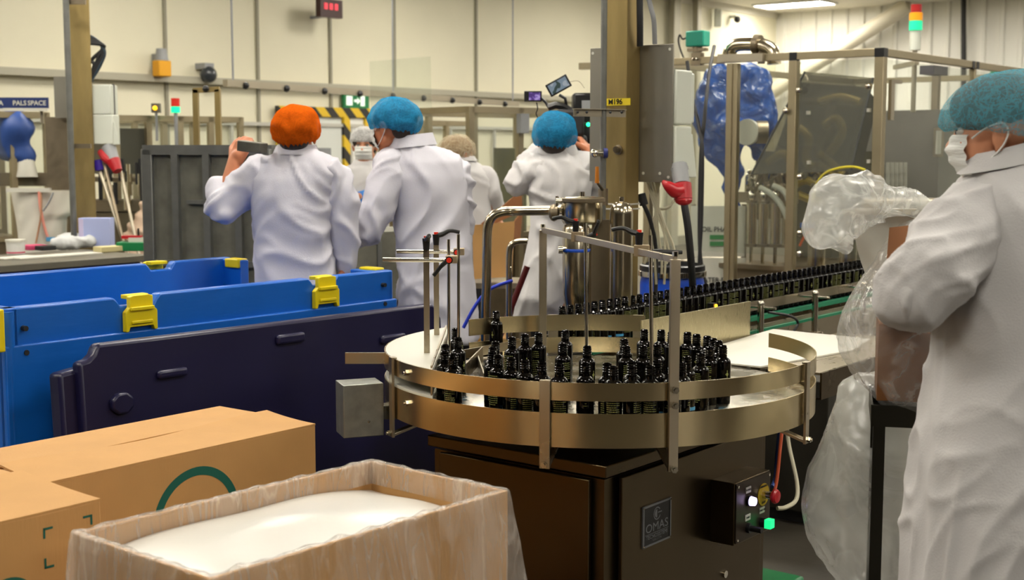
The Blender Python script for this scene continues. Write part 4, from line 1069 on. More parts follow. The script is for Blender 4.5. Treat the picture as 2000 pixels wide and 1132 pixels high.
def collar_ring(c, rx, ry, h, tilt=0, lean=.012, yaw=0, tx=0):
    m = MB(); c = Vector(c)
    def f(u, v):
        a = 2*PI*u*.98+.06; r = 1+.0*v
        q = Vector((rx*(1+lean*4*(1-v))*math.cos(a), ry*(1+lean*4*(1-v))*math.sin(a), h*v+tilt*math.sin(a)+tx*math.cos(a)))
        return c+Matrix.Rotation(yaw, 3, 'Z') @ q
    m.grid(f, 48, 6); 
    def g(u, v):
        a = 2*PI*u*.98+.06; q = Vector(((rx+.004+.02*v)*math.cos(a), (ry+.004+.02*v)*math.sin(a), h*(1-.85*v)+tilt*math.sin(a)+tx*math.cos(a)+.002)); return c+Matrix.Rotation(yaw, 3, 'Z') @ q
    m.grid(g, 48, 6); return m
def legset(x, y, zh, yaw, sp=.10, crotch=None):
    r = Vector((math.sin(yaw), -math.cos(yaw), 0)); L = []
    for s in (-1, 1):
        hp = Vector((x, y, zh))+r*s*sp; kn = Vector((x, y, zh*.53))+r*s*(sp+.01)+Vector((math.cos(yaw), math.sin(yaw), 0))*.02; an = Vector((x, y, .10))+r*s*(sp+.01)
        L += [('c', hp, kn, .088, .062), ('c', kn, an, .062, .045)]
    return L
NET_ = 0
NET = {'orange': net_mat('net_orange', '#e06414', .82, 26), 'blue': net_mat('net_blue', '#2f97cc', .55, 26), 'blue2': net_mat('net_blue_fine', '#6cb6ca', .36, 34), 'white': net_mat('net_white', '#ececea', .5, 26), 'clear': net_mat('net_pale', '#d8ccb0', .3, 26)}
# --- man in the orange net, arm raised, back to us
Y = 5.75; J = lambda x, y, dy=0, Yb=Y: atY(x, y, Yb+dy)
hd = J(579, 264); yw = R(88)
wr_ = J(458, 312, .02); el = J(436, 408, -.05); sh_l = J(505, 335, 0)
body = [('c', J(579,262), J(581,318), .056, .058), ('c', J(581,335), J(581,420), .10, .12), ('c', J(581,420), J(585,560), .12, .13),
        ('c', sh_l, el, .045, .042), ('c', el, wr_, .044, .028), ('c', J(652,352), J(673,455), .04, .038), ('c', J(673,455), J(676,520,.02), .036, .028)]
body += hand_prims(wr_+Vector((.0,0,-.01)), J(472,285,.02)-wr_, (-.5,-1,.1), side=-1, curl=.75)
body += hand_prims(J(674,520,.02), (.02,.1,-1), (1,-.2,0), side=1, curl=.4)
coat = [('l', rings_px([(503,668,620,.17),(500,660,560,.165),(498,654,520,.155),(497,650,470,.15),(492,650,420,.15),(486,654,380,.15),(482,662,350,.14),(490,662,325,.12),(512,648,307,.10),(540,620,294,.078),(546,614,286,.066)], Y), 36, 2.4)]
coat += chain([J(512,338), J(470,375,-.02), J(438,410,-.05)], [.085,.078,.072])+chain([J(438,410,-.05), J(433,385,-.02), J(432,372,0)], [.072,.062,.055])
coat += chain([J(648,345), J(668,400,.0), J(674,455,.0), J(677,512,.02)], [.082,.072,.064,.05])
build_person('person in a white coat and orange hair net gripping a grey steel channel, back turned', (J(583,400).x, Y), hd, yw, body, coat, seed=1, vert=.25, amp=.017,
   elbows=((J(436,408,-.05), .16), (J(677,495), .12), (J(672,450), .1)), skin=M['skin'], net=NET['orange'], netarg=dict(drop=.05), hair=M['hair'],
   collar=collar_ring(J(580,306), .078, .074, .05), legs=legset(J(583,400).x, Y, .86, yw), trouser=M['trouser'])
# --- man in the blue net, mask, three-quarter back view
Y = 5.95; J = lambda x, y, dy=0, Yb=Y: atY(x, y, Yb+dy)
hd = J(768, 248); yw = R(148)
el = J(724,436,-.10); hd2 = J(668,476,.12)
body = [('c', J(776,255), J(800,308), .056, .058), ('c', J(812,335), J(830,420), .09, .11), ('c', J(830,420), J(845,560), .11, .11),
        ('c', J(768,330,-.04), el, .042, .040), ('c', el, hd2, .038, .03), ('c', J(885,335), J(895,440), .045, .042), ('c', J(895,440), J(850,500,.2), .04, .03)]
body += hand_prims(hd2, (-1,.3,-.2), (0,-.3,1), curl=.5)
coat = [('l', rings_px([(788,932,662,.19),(782,930,620,.185),(778,926,560,.18),(774,922,510,.17),(772,918,460,.16),(768,916,420,.155),(762,914,380,.155),(750,913,345,.15),(748,905,315,.13),(764,878,295,.10),(776,842,280,.080),(780,838,268,.070)], Y), 36, 2.4)]
coat += chain([J(768,328,-.04), J(744,385,-.09), J(724,438,-.10)], [.085,.08,.076])+chain([J(724,438,-.10), J(700,458,.02), J(680,470,.09)], [.074,.062,.052])
coat += chain([J(888,340), J(897,395), J(896,440,.03)], [.075,.07,.066])
build_person('tall person in a white coat, blue hair net and mask turned towards the back wall', (J(830,400).x, Y), hd, yw, body, coat, seed=2, vert=.5, amp=.018,
   elbows=((el, .15),), skin=M['skin'], net=NET['blue'], netarg=dict(drop=-.05), hair=M['hair'], mask=True, pitch=.1, collar=collar_ring(J(805,292), .088, .078, .062, tx=.012), legs=legset(J(850,400).x, Y, .86, R(110)))
# --- masked woman facing us
Y = 8.9; J = lambda x, y, dy=0, Yb=Y: atY(x, y, Yb+dy)
hd = J(713, 285); yw = R(-94)
body = [('c', J(713,300), J(713,340), .050, .052), ('c', J(713,355), J(708,520), .11, .12), ('c', J(680,345), J(672,395,-.05), .04, .036), ('c', J(672,395,-.05), J(700,384,-.16), .035, .028), ('c', J(745,345), J(752,400,-.05), .04, .036)]
coat = [('l', rings_px([(655,768,620,.15),(660,762,520,.14),(665,758,430,.13),(662,760,380,.13),(665,757,345,.12),(678,745,328,.1),(697,730,315,.06)], Y), 30, 2.4)]
coat += chain([J(680,345), J(668,385,-.03), J(672,405,-.06)], [.07,.06,.055])+chain([J(672,405,-.06), J(688,398,-.13)], [.05,.045])+chain([J(745,345), J(755,400,-.04)], [.07,.055])
gl = hand_prims(J(690,390,-.15), (1,.1,.25), (0,-1,.4), curl=.55, s=1.15)+[('c', J(684,392,-.14), J(690,390,-.15), .035, .033)]
build_person('masked person facing forward with folded arms and blue gloves, clear hair net', (J(713,400).x, Y), hd, yw, body, coat, voxb=.007, voxc=.014, seed=3, amp=.014, skin=M['skinp'], coatm=M['coatw'],
   net=NET['white'], netarg=dict(drop=-.35, sx=1.02), hair=M['hair'], mask=True, face=True, gloves=gl, collar=collar_ring(J(713,322), .07, .06, .03), legs=legset(J(710,400).x, Y, .84, yw))
# --- blond person at right of the pair
Y = 8.3; J = lambda x, y, dy=0, Yb=Y: atY(x, y, Yb+dy)
hd = J(895, 303); yw = R(40)
body = [('c', J(897,310), J(901,345), .052, .055), ('c', J(902,355), J(915,520), .11, .12), ('c', J(945,350), J(960,395), .04, .036), ('c', J(960,395), J(968,430,.1), .036, .03), ('c', J(870,350), J(868,420), .04, .035)]
body += hand_prims(J(968,430,.1), (.5,.6,-.4), (0,-.4,1), curl=.4)
coat = [('l', rings_px([(862,952,575,.15),(858,955,520,.15),(856,958,450,.14),(852,962,400,.135),(850,964,360,.13),(858,955,335,.12),(875,935,320,.09),(884,922,312,.06)], Y), 30, 2.4)]
coat += chain([J(945,348), J(962,380), J(966,400,.05), J(968,418,.09)], [.075,.062,.056,.048])+chain([J(868,350), J(864,420)], [.07,.06])
build_person('blond person in a white coat with transparent hair net, seen from behind', (J(908,400).x, Y), hd, yw, body, coat, voxb=.007, voxc=.014, seed=4, amp=.015, vert=.6, skin=M['skinp'], coatm=M['coatw'],
   net=NET['clear'], hair=M['hairb'], mask=True, collar=collar_ring(J(902,316), .075, .065, .035), legs=legset(J(912,400).x, Y, .80, yw))
# --- camera operator
Y = 6.3; J = lambda x, y, dy=0, Yb=Y: atY(x, y, Yb+dy)
hd = J(1084, 271, -.02); yw = R(82)
el = J(1022,348,.03); h1 = J(1062,292,.22)
body = [('c', J(1086,275), J(1090,315), .055, .056), ('c', J(1090,335), J(1088,420), .10, .12), ('c', J(1088,420), J(1080,580), .12, .12), ('c', J(1045,325), el, .042, .04), ('c', el, h1, .038, .028), ('c', J(1140,325), J(1168,375,.05), .042, .04), ('c', J(1168,375,.05), J(1150,300,.28), .038, .028)]
body += hand_prims(h1, (.4,.6,.7), (-.8,-.4,.2), curl=.8)+hand_prims(J(1150,300,.28), (-.3,.5,.7), (.8,-.4,.2), curl=.8, side=-1)
coat = [('l', rings_px([(1003,1098,622,.16,.02),(1010,1110,580,.17),(1018,1128,540,.17),(1028,1140,490,.16),(1036,1146,440,.15),(1036,1150,400,.15),(1032,1156,360,.15),(1034,1154,335,.14),(1046,1146,312,.115),(1060,1120,296,.08),(1064,1114,286,.068)], Y), 36, 2.4)]
coat += chain([J(1052,335), J(1030,345,.02), el], [.09,.085,.075])+chain([el, J(1036,320,.1), J(1052,300,.18)], [.07,.062,.052])+chain([J(1135,330), J(1165,350,.02), J(1172,368,.05)], [.088,.08,.07])+chain([J(1172,368,.05), J(1158,325,.18)], [.066,.055])
lg = [('c', J(1062,560,0), J(1070,700), .09, .07), ('c', J(1070,700), Vector((J(1075,700).x, Y, .10)), .065, .05), ('c', J(1098,540), J(1108,640), .10, .08), ('c', J(1108,640), Vector((J(1125,640).x, Y+.05, .10)), .075, .05)]
build_person('camera operator in a white coat and blue hair net seen from behind', (J(1088,400).x, Y), hd, yw, body, coat, seed=5, vert=.4, amp=.018, elbows=((J(1036,345), .16), (J(1165,355), .15)), coatm=M['coatw'],
   net=NET['blue'], netarg=dict(drop=.15), hair=M['hair'], collar=collar_ring(J(1089,308), .08, .076, .06), legs=lg)
# --- near woman at the right, face in lost profile
Y = 2.75; J = lambda x, y, dy=0, Yb=Y: atY(x, y, Yb+dy)
hd = J(1962, 261, .0); yw = R(150)
el = J(1782,560,-.10); wr_ = J(1822,588,.16)
body = [('c', J(1962,275), J(1972,345), .050, .054), ('c', J(1985,380), J(1995,560), .11, .13), ('c', J(1995,560), J(1990,760), .13, .13), ('c', J(1930,440,-.02), el, .042, .040), ('c', el, wr_, .040, .028)]
body += hand_prims(wr_, (.15,.9,-.2), (-.3,0,1), curl=.5)
coat = [('l', rings_px([(1766,2240,1480,.26),(1766,2220,1300,.25),(1768,2200,1132,.24),(1776,2180,1020,.23),(1792,2160,900,.22),(1812,2150,790,.21),(1832,2150,700,.20),(1846,2150,600,.19),(1852,2150,500,.18),(1854,2150,440,.17),(1860,2140,402,.16),(1876,2112,368,.14),(1896,2085,343,.118),(1914,2056,322,.098),(1930,2034,302,.085)], Y), 64, 2.5)]
coat += chain([J(1922,428,-.03), J(1872,470,-.09), J(1826,525,-.13), J(1792,566,-.12)], [.086,.084,.082,.078])+chain([J(1792,562,-.12), J(1788,572,.02), J(1806,584,.12)], [.078,.066,.054])
tw, HW = build_person('near person in a white coat and blue hair net packing the bagged cartons', (J(1990,400).x, Y), hd, yw, body, coat, voxb=.005, voxc=.008, seed=6, vert=.55, amp=.0125, elbows=((J(1850,470,-.1), .10),), coatm=M['coatw'],
   skin=M['skinp'], net=NET['blue2'], netarg=dict(drop=-.14, sx=1.12, back=.006, amp=.004), hair=mat('brown_hair','#4a4034',.6,bump=.004,bscale=30,stretch=(6,1,1)), mask=True, face=True, strapm=M['mask'], pitch=.0, hs=.99, hairback=.01, hairfront=.022,
   collar=collar_ring(J(1972,326,.0), .080, .076, .048, tx=.024),
   legs=[('c', J(1930,1200), J(1925,1500), .09, .07), ('c', J(1925,1500), Vector((J(1925,1500).x, Y, .10)), .065, .05), ('c', J(2080,1200), J(2085,1500), .09, .07), ('c', J(2085,1500), Vector((J(2085,1500).x, Y, .10)), .065, .05)])
# ================================================================ CENTRE COLUMN
s_ = .10; Cc0 = Vector((.459, 5.4, 0))
def cc(u, v, z): return Cc0 + U*u + V*v + Vector((0,0,z))
M['col'] = mat('stained_column_steel', '#a5905f', .42, .8, var=.25, vscale=2.5, vstretch=(4,4,1))
ct = thing('service_column', 'square stained steel service column rising to the ceiling in mid hall', 'column', cc(s_/2, s_/2, 0), RZ)
part('column_shaft', MB().box((0,0,HC/2), (s_,s_,HC)), M['col'], ct, bevel=.004)
part('base_plate', MB().box((0,0,.01), (.24,.24,.02)), M['steel_dull'], ct)
c = cc(s_+.004, -.157+(.157+.249)/2, (1.986+1.434)/2)
part('mounting_plate', MB().box(c, (.006, .406, .552), rz=RZ), M['panel_st'] if 'panel_st' in M else M.setdefault('panel_st', mat('plate_steel', '#8f8b80', .45, .75, var=.06)), ct, world=True, bevel=.002)
for v_, z in ((-.14,1.965),(-.14,1.455),(.235,1.965),(-.10,1.47),(-.02,1.47)): part('plate_hole', MB().cyl(cc(s_-.001,v_,z), cc(s_,v_,z), .006), M['white'], ct, world=True)
part('column_socket', MB().lathe([(0,0),(.02,0),(.02,.004),(.012,.006),(0,.006)], 20, Matrix.Translation(cc(.0-.001, .035, 1.565)) @ Vector((0,0,1)).rotation_difference(-U).to_matrix().to_4x4()), M['steel_dull'], ct, world=True)
q = atY(1207, 292, 5.42)
part('round_port', MB().cyl(q+Vector((.0,0,0)), q+Vector((-.01,-.02,0)), .014).cyl(q+Vector((-.01,-.02,0)), q+Vector((-.012,-.024,0)), .009), M['steel_dull'], ct, world=True)
tp_ = MB().box(cc(-.0015, s_/2-.006, 1.757), (.004, s_+.03, .028), rz=RZ); part('yellow_tape', tp_, mat('yellow_tape', '#d8c018', .5), ct, world=True)
me = text_mesh('M196', .030, frameM(cc(-.0042, s_/2, 1.757), -V, (0,0,1)), bold=True); me.transform(WM[ct.name].inverted()); o = place('lettering', me, M['black'], None); o.parent = ct
for z in (1.345, 1.325): part('tie_band', MB().box(cc(s_/2, s_/2, z), (s_+.008, s_+.008, .006), rz=RZ), M['white'], ct, world=True)
# conduit with valves left of the column
q = atY(1178, 300, 5.34); m = MB().cyl((q.x, q.y, .0), (q.x, q.y, HC), .0125)
pp = thing('conduit_pipe', 'slim vertical grey pipe with valves beside the stained column', 'pipe', (q.x, q.y, 0))
part('pipe', m, M['galv_rim'], pp, world=True)
for z, r_, m_ in ((1.93, .016, M['dark']), (1.55, .03, M['steel_dull'])): part('pipe_collar', MB().cyl((q.x,q.y,z-.012),(q.x,q.y,z+.012), r_*.7), m_, pp, world=True)
part('ball_valve', MB().cyl((q.x-.035,q.y-.01,1.552),(q.x+.015,q.y-.01,1.552), .013).sphere((q.x-.035,q.y-.01,1.552), .018, 10), M['chrome'], pp, world=True)
part('valve_grip', MB().cyl((q.x+.0,q.y-.02,1.552),(q.x+.016,q.y-.02,1.552), .02), mat('valve_blue', '#202a70', .4), pp, world=True)
h = atY(1166, 340, 5.28); part('valve_lever', MB().cyl(h+Vector((0,0,-.035)), h+Vector((0,0,.03)), .009, .007), mat('lever_orange', '#b06a10', .4), pp, world=True)
part('valve_body', MB().cyl(atY(1168,358,5.28), atY(1178,372,5.33), .006).cyl(atY(1178,368,5.34), atY(1178,400,5.34), .02), M['steel_dull'], pp, world=True)
b0, b1 = atY(1120, 214, 5.30), atY(1222, 216, 5.36)
sb = thing('shelf_bracket', 'white angled bracket bolted across the stained column', 'bracket', b0)
part('bracket_arm', MB().bar(b0+Vector((0,0,-.012)), b1+Vector((0,0,-.012)), .004, .028).bar(b0+Vector((-.0,0,.003)), b1+Vector((0,0,.003)), .03, .003), M['alu'], sb, world=True)
for px in (1128, 1146, 1192, 1214): part('bolt', MB().sphere(atY(px, 219, 5.29), .006, 8), M['dark'], sb, world=True)
# electrical socket boxes behind the plate
ss = cc(s_+.075, -.085, 1.5); sk = thing('socket_unit', 'stack of two pale electrical boxes on the back of the column plate', 'electrical box', ss, RZ)
part('upper_box', MB().box((0,0,.275), (.13,.16,.22)), M['ivory'], sk, bevel=.008)
part('upper_lid', MB().box((.075,0,.275), (.03,.15,.20)), M['ivory'], sk, bevel=.006)
part('lower_box', MB().box((0,0,.055), (.13,.16,.21)), M['ivory'], sk, bevel=.008)
part('socket_hood', MB().prism([(.06,.13),(.09,.13),(.125,-.05),(.06,-.05)][::-1], -.07, .07, Matrix(((1,0,0,0),(0,0,1,0),(0,1,0,0),(0,0,0,1)))), M['ivory'], sk, bevel=.005)
p0 = atY(1326, 322, 5.40); p1 = atY(1331, 360, 5.36); p2 = atY(1335, 390, 5.34)
pl = thing('industrial_plug', 'red and grey industrial plug with black cable below the pale boxes', 'plug', p2)
part('grey_sleeve', MB().cyl(p0, p1, .034, .034).cyl(p0+Vector((0,0,-.01)), p0+Vector((.002,-.002,-.022)), .038), M['grey'], pl, world=True)
part('red_grip', MB().cyl(p1, p2, .040, .036).sphere(p2, (.036,.036,.024), 12), M['red'], pl, world=True)
part('red_flap', MB().tube([atY(1294,354,5.33), atY(1304,362,5.32), atY(1318,372,5.33), atY(1328,372,5.34)], [.006,.020,.030,.034], 12, smooth=4), M['red'], pl, world=True)
part('cable', MB().tube([p2, atY(1343,440,5.33), atY(1349,500,5.36), atY(1353,560,5.45), atY(1356,640,5.6)], .0155, 10, smooth=6), M['dark'], pl, world=True)
# cables above and below the plate
single('black_conduit', MB().tube([atY(1249,-20,5.42), atY(1250,40,5.42), atY(1250,90,5.44)], .0135, 10, smooth=4), M['dark'], 'black cable entering the top of the column plate', 'cable')
single('grey_conduit', MB().tube([atY(1262,-25,5.40), atY(1270,10,5.40), atY(1277,40,5.40), atY(1279,86,5.42)], .010, 10, smooth=5), M['grey'], 'grey flexible conduit bending down to the top of the column plate', 'cable')
cb_ = thing('cable_bundle', 'tangle of ivory cables hanging beside the column below the plate', 'cables', atY(1290,400,5.5))
rnd = random.Random(5)
for k in range(8):
    x0 = 1265+rnd.random()*18; xe = 1258+k*8+rnd.random()*8
    ps = [atY(x0+rnd.uniform(-14,14), 345, 5.55), atY(1282+rnd.uniform(-5,5), 400, 5.52), atY((xe+1282)/2+rnd.uniform(-6,6), 440, 5.5), atY(xe, 480+rnd.random()*20, 5.5), atY(xe+rnd.uniform(-6,6), 515+(k % 3)*20, 5.5)]
    part('cable', MB().tube(ps, .005, 6, smooth=5), M['cable_w'], cb_, world=True)
part('cable', MB().tube([atY(1255,395,5.5), atY(1270,430,5.5), atY(1280,480,5.5), atY(1281,540,5.52), atY(1279,600,5.5)], .009, 8, smooth=5), M['dark'], cb_, world=True, label='thick black cable')
part('cable_gland', MB().cyl(atY(1252,378,5.5), atY(1258,400,5.5), .018), M['dark'], cb_, world=True)
part('cable', MB().tube([atY(1322,385,5.5), atY(1305,405,5.5), atY(1288,408,5.52)], .006, 8, smooth=4), M['cable_w'], cb_, world=True)
# long black cables hanging before the enclosure
for k, (ps, lab) in enumerate((([(1395,90,7.6),(1384,150,7.4),(1376,230,7.2),(1369,300,7.2),(1366,420,7.2),(1368,500,7.2),(1380,565,7.2)], 'thin black cable looping down from the enclosure beam in front of the board'),
        ([(1342,120,7.4),(1352,190,7.3),(1366,250,7.2),(1372,300,7.15),(1370,430,7.15),(1366,520,7.15),(1372,580,7.15)], 'second thin black cable, joining the first halfway down the board'))):
    single('hanging_cable', MB().tube([atY(*p) for p in ps], .010, 8, smooth=6), M['dark'], lab, 'cable')
# filter vessel
Yv = 5.12
def vcy(x, Yq): p = atY(x, 400, Yq); return p.x, p.y
def zz(y, Yq): return atY(1000, y, Yq).z
def rr_(px, Yq): return px*Yq/2610
vx, vy = vcy(1137, Yv); fv = thing('filter_vessel', 'polished steel filter vessel with clamped lid beside the grey pipe', 'vessel', (vx, vy, 0))
M['pol'] = mat('mirror_steel', '#c9bfa8', .2, 1)
z_ = lambda y: zz(y, Yv)
part('upper_bowl', MB().lathe([(0,z_(438)),(rr_(36,Yv),z_(437)),(rr_(40,Yv),z_(431)),(rr_(40,Yv),z_(393)),(0,z_(393))], 40), M['pol'], fv)
part('lid', MB().lathe([(0,z_(393)),(rr_(43,Yv),z_(393)),(rr_(43,Yv),z_(388)),(rr_(36,Yv),z_(384)),(0,z_(383))], 40), M['pol'], fv)
part('lid_knob', MB().cyl((0,0,z_(384)),(0,0,z_(374)), .01), M['chrome'], fv)
part('clamp_ring', MB().lathe([(rr_(41,Yv),z_(395)),(rr_(45,Yv),z_(393)),(rr_(45,Yv),z_(387)),(rr_(41,Yv),z_(385)),(rr_(41,Yv),z_(395))], 40), M['steel_dull'], fv)
part('clamp_screw', MB().cyl((-rr_(52,Yv),-.03,z_(391)),(-rr_(40,Yv),-.03,z_(391)), .012).cyl((-rr_(50,Yv),-.03,z_(382)),(-rr_(50,Yv),-.03,z_(402)), .006), M['chrome'], fv)
part('lower_body', MB().lathe([(0,z_(622)),(.03,z_(620)),(rr_(21,Yv),z_(600)),(rr_(26,Yv),z_(570)),(rr_(27,Yv),z_(445)),(rr_(23,Yv),z_(438)),(0,z_(438))], 40, Matrix.Translation((-rr_(12,Yv),-.02,0))), M['pol'], fv)
part('blue_band', MB().lathe([(rr_(27.3,Yv),z_(490)),(rr_(28,Yv),z_(489)),(rr_(28,Yv),z_(485)),(rr_(27.3,Yv),z_(484)),(rr_(27.3,Yv),z_(490))], 40, Matrix.Translation((-rr_(12,Yv),-.02,0))), mat('blue_gasket','#1c4fc0',.4), fv)
part('drain_valve', MB().cyl((-rr_(47,Yv),-.05,z_(485)),(-rr_(38,Yv),-.05,z_(485)), .016).cyl((-rr_(38,Yv),-.05,z_(483)),(.02,-.05,z_(481)), .006), M['chrome'], fv)
part('leg', MB().cyl((-rr_(12,Yv),-.02,0),(-rr_(12,Yv),-.02,z_(618)), .02), M['steel_dull'], fv)
part('back_strap', MB().box((rr_(38,Yv),.05,(z_(430)+z_(640))/2), (rr_(34,Yv),.01,z_(430)-z_(640))), M['steel_dull'], fv)
Yw = 5.08; wx, wy = vcy(1214, Yw); z_ = lambda y: zz(y, Yw); rw = rr_(23, Yw)
cy = thing('gas_cylinder', 'slim polished cylinder with domed shoulders in front of the column', 'cylinder', (wx, wy, 0))
part('cylinder_body', MB().lathe([(0,.02),(rw*.9,.02),(rw,.04),(rw,z_(418)),(rw*.96,z_(408)),(rw*.8,z_(400)),(rw*.5,z_(395)),(.012,z_(393)),(0,z_(393))], 40), M['pol'], cy)
part('outlet', MB().cyl((0,0,z_(395)),(0,0,z_(384)), .009), M['chrome'], cy); part('foot', MB().cyl((0,0,0),(0,0,.03), rw*1.1), M['dark'], cy)
# bent pipe and small pipe
def pipe(ps, r, lab, mt=None, clamp=None):
    t = thing('bent_pipe', lab, 'pipe', (atY(*ps[-1]).x, atY(*ps[-1]).y, 0)); pts = [atY(*p) for p in ps]; e_ = pts[-1].copy(); e_.z = 0; pts.append(e_)
    part('pipe', MB().tube(pts, r, 14, smooth=6), mt or M['pol'], t, world=True)
    for c_ in clamp or (): part('clamp', MB().sphere(atY(*c_), (.022,.026,.034), 12).cyl(atY(*c_)+Vector((-.012,0,0)), atY(*c_)+Vector((.012,0,0)), .028), M['steel_dull'], t, world=True)
    return t
pipe([(1098,409,5.14),(1075,411,5.15),(1010,412,5.2),(982,413,5.2),(962,422,5.2),(953,442,5.2),(951,480,5.2),(950,560,5.2),(948,640,5.2)], .0185, 'polished steel pipe bending down left of the filter vessel', clamp=[(1082,415,5.13)])
pipe([(1030,471,5.5),(1012,472,5.5),(1001,476,5.5),(995,488,5.5),(994,520,5.5),(994,565,5.5)], .013, 'thinner bent steel pipe behind the big pipe elbow')
single('blue_hose', MB().tube([atY(905,640,5.4), atY(925,602,5.4), atY(945,575,5.4), atY(965,560,5.4), atY(1000,548,5.45)], .007, 8, smooth=5), mat('hose_blue','#2038c0',.4), 'thin blue air hose curving behind the steel pipe', 'hose')
m = MB(); a_, b_ = atY(912,418,6.2), atY(922,640,5.9); m.bar(Vector((a_.x,6.05,a_.z)), Vector((b_.x,6.05,0)), .055, .02, up=(0,1,0)); single('grey_upright', m, M['grey'], 'flat grey upright leaning between the tall person and the pipe', 'upright')
m = MB().cyl(atY(1030,520,5.6), atY(975,660,5.6), .013); single('red_pole', m, mat('dark_red', '#4a0f10', .35), 'dark red pole leaning beside the camera operator', 'pole')
# open carton on a stand behind the pipe
Yc = 7.4; q = atY(968, 530, Yc)
oc = thing('open_carton', 'open brown carton on a steel stand left of the camera operator', 'carton', (q.x, Yc, 0))
J = lambda x, y, dy=0: atY(x, y, Yc+dy)
def quad(*ps, th=.006):
    a = [Vector(p) for p in ps]; n_ = (a[1]-a[0]).cross(a[2]-a[0]).normalized()*th; m = MB(); m.add(a+[p+n_ for p in a], [(0,1,2,3),(7,6,5,4)]+[(k,(k+1)%4,4+(k+1)%4,4+k)[::-1] for k in range(4)]); return m
part('front_side', quad(J(918,440), J(1005,432,.1), J(1000,540,.1), J(925,545)), M['card'], oc, world=True)
part('left_side', quad(J(918,440), J(925,545), J(912,540,.35), J(905,440,.35)), M['card'], oc, world=True)
part('flap', quad(J(940,437,.0), J(1018,372,.25), J(1021,412,.25), J(958,440,.05)), M['brown'], oc, world=True)
part('flap', quad(J(1005,432,.1), J(1021,412,.25), J(1016,470,.25), J(1003,480,.1)), M['brown'], oc, world=True)
part('stand_top', MB().box(J(965,552,.15), (.34,.34,.03)), M['steel_dull'], oc, world=True)
zt_ = J(965,552).z
for dx in (-.15,.15):
    for dy in (0,.3): part('stand_leg', MB().box((q.x+dx, Yc+dy, zt_/2), (.035,.035,zt_)), M['steel_dull'], oc, world=True)
mb = MB().box((J(945,620).x, Yc+.2, .35), (.3,.25,.30)); part('lower_shelf_box', mb, mat('tan_box','#a87830',.7), oc, world=True)
part('lower_shelf', MB().box((q.x, Yc+.15, .19), (.34,.32,.02)), M['steel_dull'], oc, world=True)
# ================================================================ VIDEO CAMERA
Y = 6.72; J = lambda x, y, dy=0: atY(x, y, Y+dy)
vc = thing('video_camera', 'black shoulder video camera rig with two small lit screens', 'video camera', J(1125,260))
part('camera_body', MB().box(J(1137,212,.05), (.10,.20,.15)), M['black'], vc, world=True, bevel=.012)
part('body_panel', MB().box(J(1146,206,-.06), (.05,.02,.05)), M['grey'], vc, world=True); part('red_label', MB().box(J(1148,206+12,-.065), (.035,.012,.02)), M['redcap'], vc, world=True)
part('lens_block', MB().box(J(1112,240), (.14,.22,.13)), M['dark'], vc, world=True, bevel=.015)
part('shoulder_pad', MB().box(J(1120,283), (.13,.2,.10)), M['dark'], vc, world=True, bevel=.02)
part('side_handle', MB().box(J(1138,262), (.07,.12,.14)), M['black'], vc, world=True, bevel=.015)
part('handle', MB().cyl(J(1140,300), J(1138,340), .03), M['dark'], vc, world=True)
part('top_rail', MB().tube([J(1070,210), J(1085,205), J(1100,208), J(1125,222)], .018, 8), M['black'], vc, world=True)
part('arm', MB().tube([J(1056,190), J(1066,200), J(1072,210)], .007, 8), M['black'], vc, world=True)
part('arm', MB().tube([J(1092,185), J(1104,192), J(1106,206), J(1100,214)], .008, 8), M['black'], vc, world=True)
part('phone', MB().box(J(1041,188), (.088,.014,.052)), M['black'], vc, world=True, bevel=.003)
scr = bpy.data.materials.new('phone_screen'); scr.use_nodes = True
def screen(name, cols, st, sc_=30):
    m = bpy.data.materials.new(name); m.use_nodes = True; nt = m.node_tree; b = nt.nodes['Principled BSDF']; tc = nt.nodes.new('ShaderNodeTexCoord'); nz = nt.nodes.new('ShaderNodeTexNoise'); nz.inputs['Scale'].default_value = sc_; nz.inputs['Detail'].default_value = 1
    rp = nt.nodes.new('ShaderNodeValToRGB'); rp.color_ramp.interpolation = 'CONSTANT'
    for i, (p_, c_) in enumerate(cols):
        e = rp.color_ramp.elements[i] if i < 2 else rp.color_ramp.elements.new(p_)
        e.position = p_; e.color = C(c_)
    nt.links.new(tc.outputs['Object'], nz.inputs[0]); nt.links.new(nz.outputs['Fac'], rp.inputs[0]); nt.links.new(rp.outputs[0], b.inputs['Emission Color']); b.inputs['Emission Strength'].default_value = st; b.inputs['Base Color'].default_value = (0,0,0,1); return m
part('phone_screen', MB().box(J(1044,188,-.009), (.056,.003,.038)), screen('violet_screen', [(0,'#503080'),(.45,'#8868c0'),(.6,'#b8a0e0')], .9, 60), vc, world=True, label='violet lit phone screen')
Mr_ = Matrix.Rotation(R(29), 3, 'Y').transposed()
part('monitor', MB().box(J(1091,167), (.118,.015,.066), R3=Mr_), M['black'], vc, world=True, bevel=.003)
part('monitor_screen', MB().box(J(1091,167,-.009), (.10,.003,.05), R3=Mr_), screen('grey_screen', [(0,'#2c4440'),(.42,'#8496a4'),(.62,'#b0b8c0')], .8, 25), vc, world=True, label='tilted grey-blue monitor screen')
part('monitor_cable', MB().tube([J(1112,160), J(1130,158), J(1142,172)], .0025, 6, smooth=5), M['cable_w'], vc, world=True)
part('phone_cable', MB().tube([J(1048,200), J(1050,212), J(1047,222), J(1052,232)], .003, 6, smooth=5), M['black'], vc, world=True)
part('green_lamp', MB().sphere(J(1149,243,-.08), .011, 8), emis('green_led','#20e090',4), vc, world=True, label='green lamp')
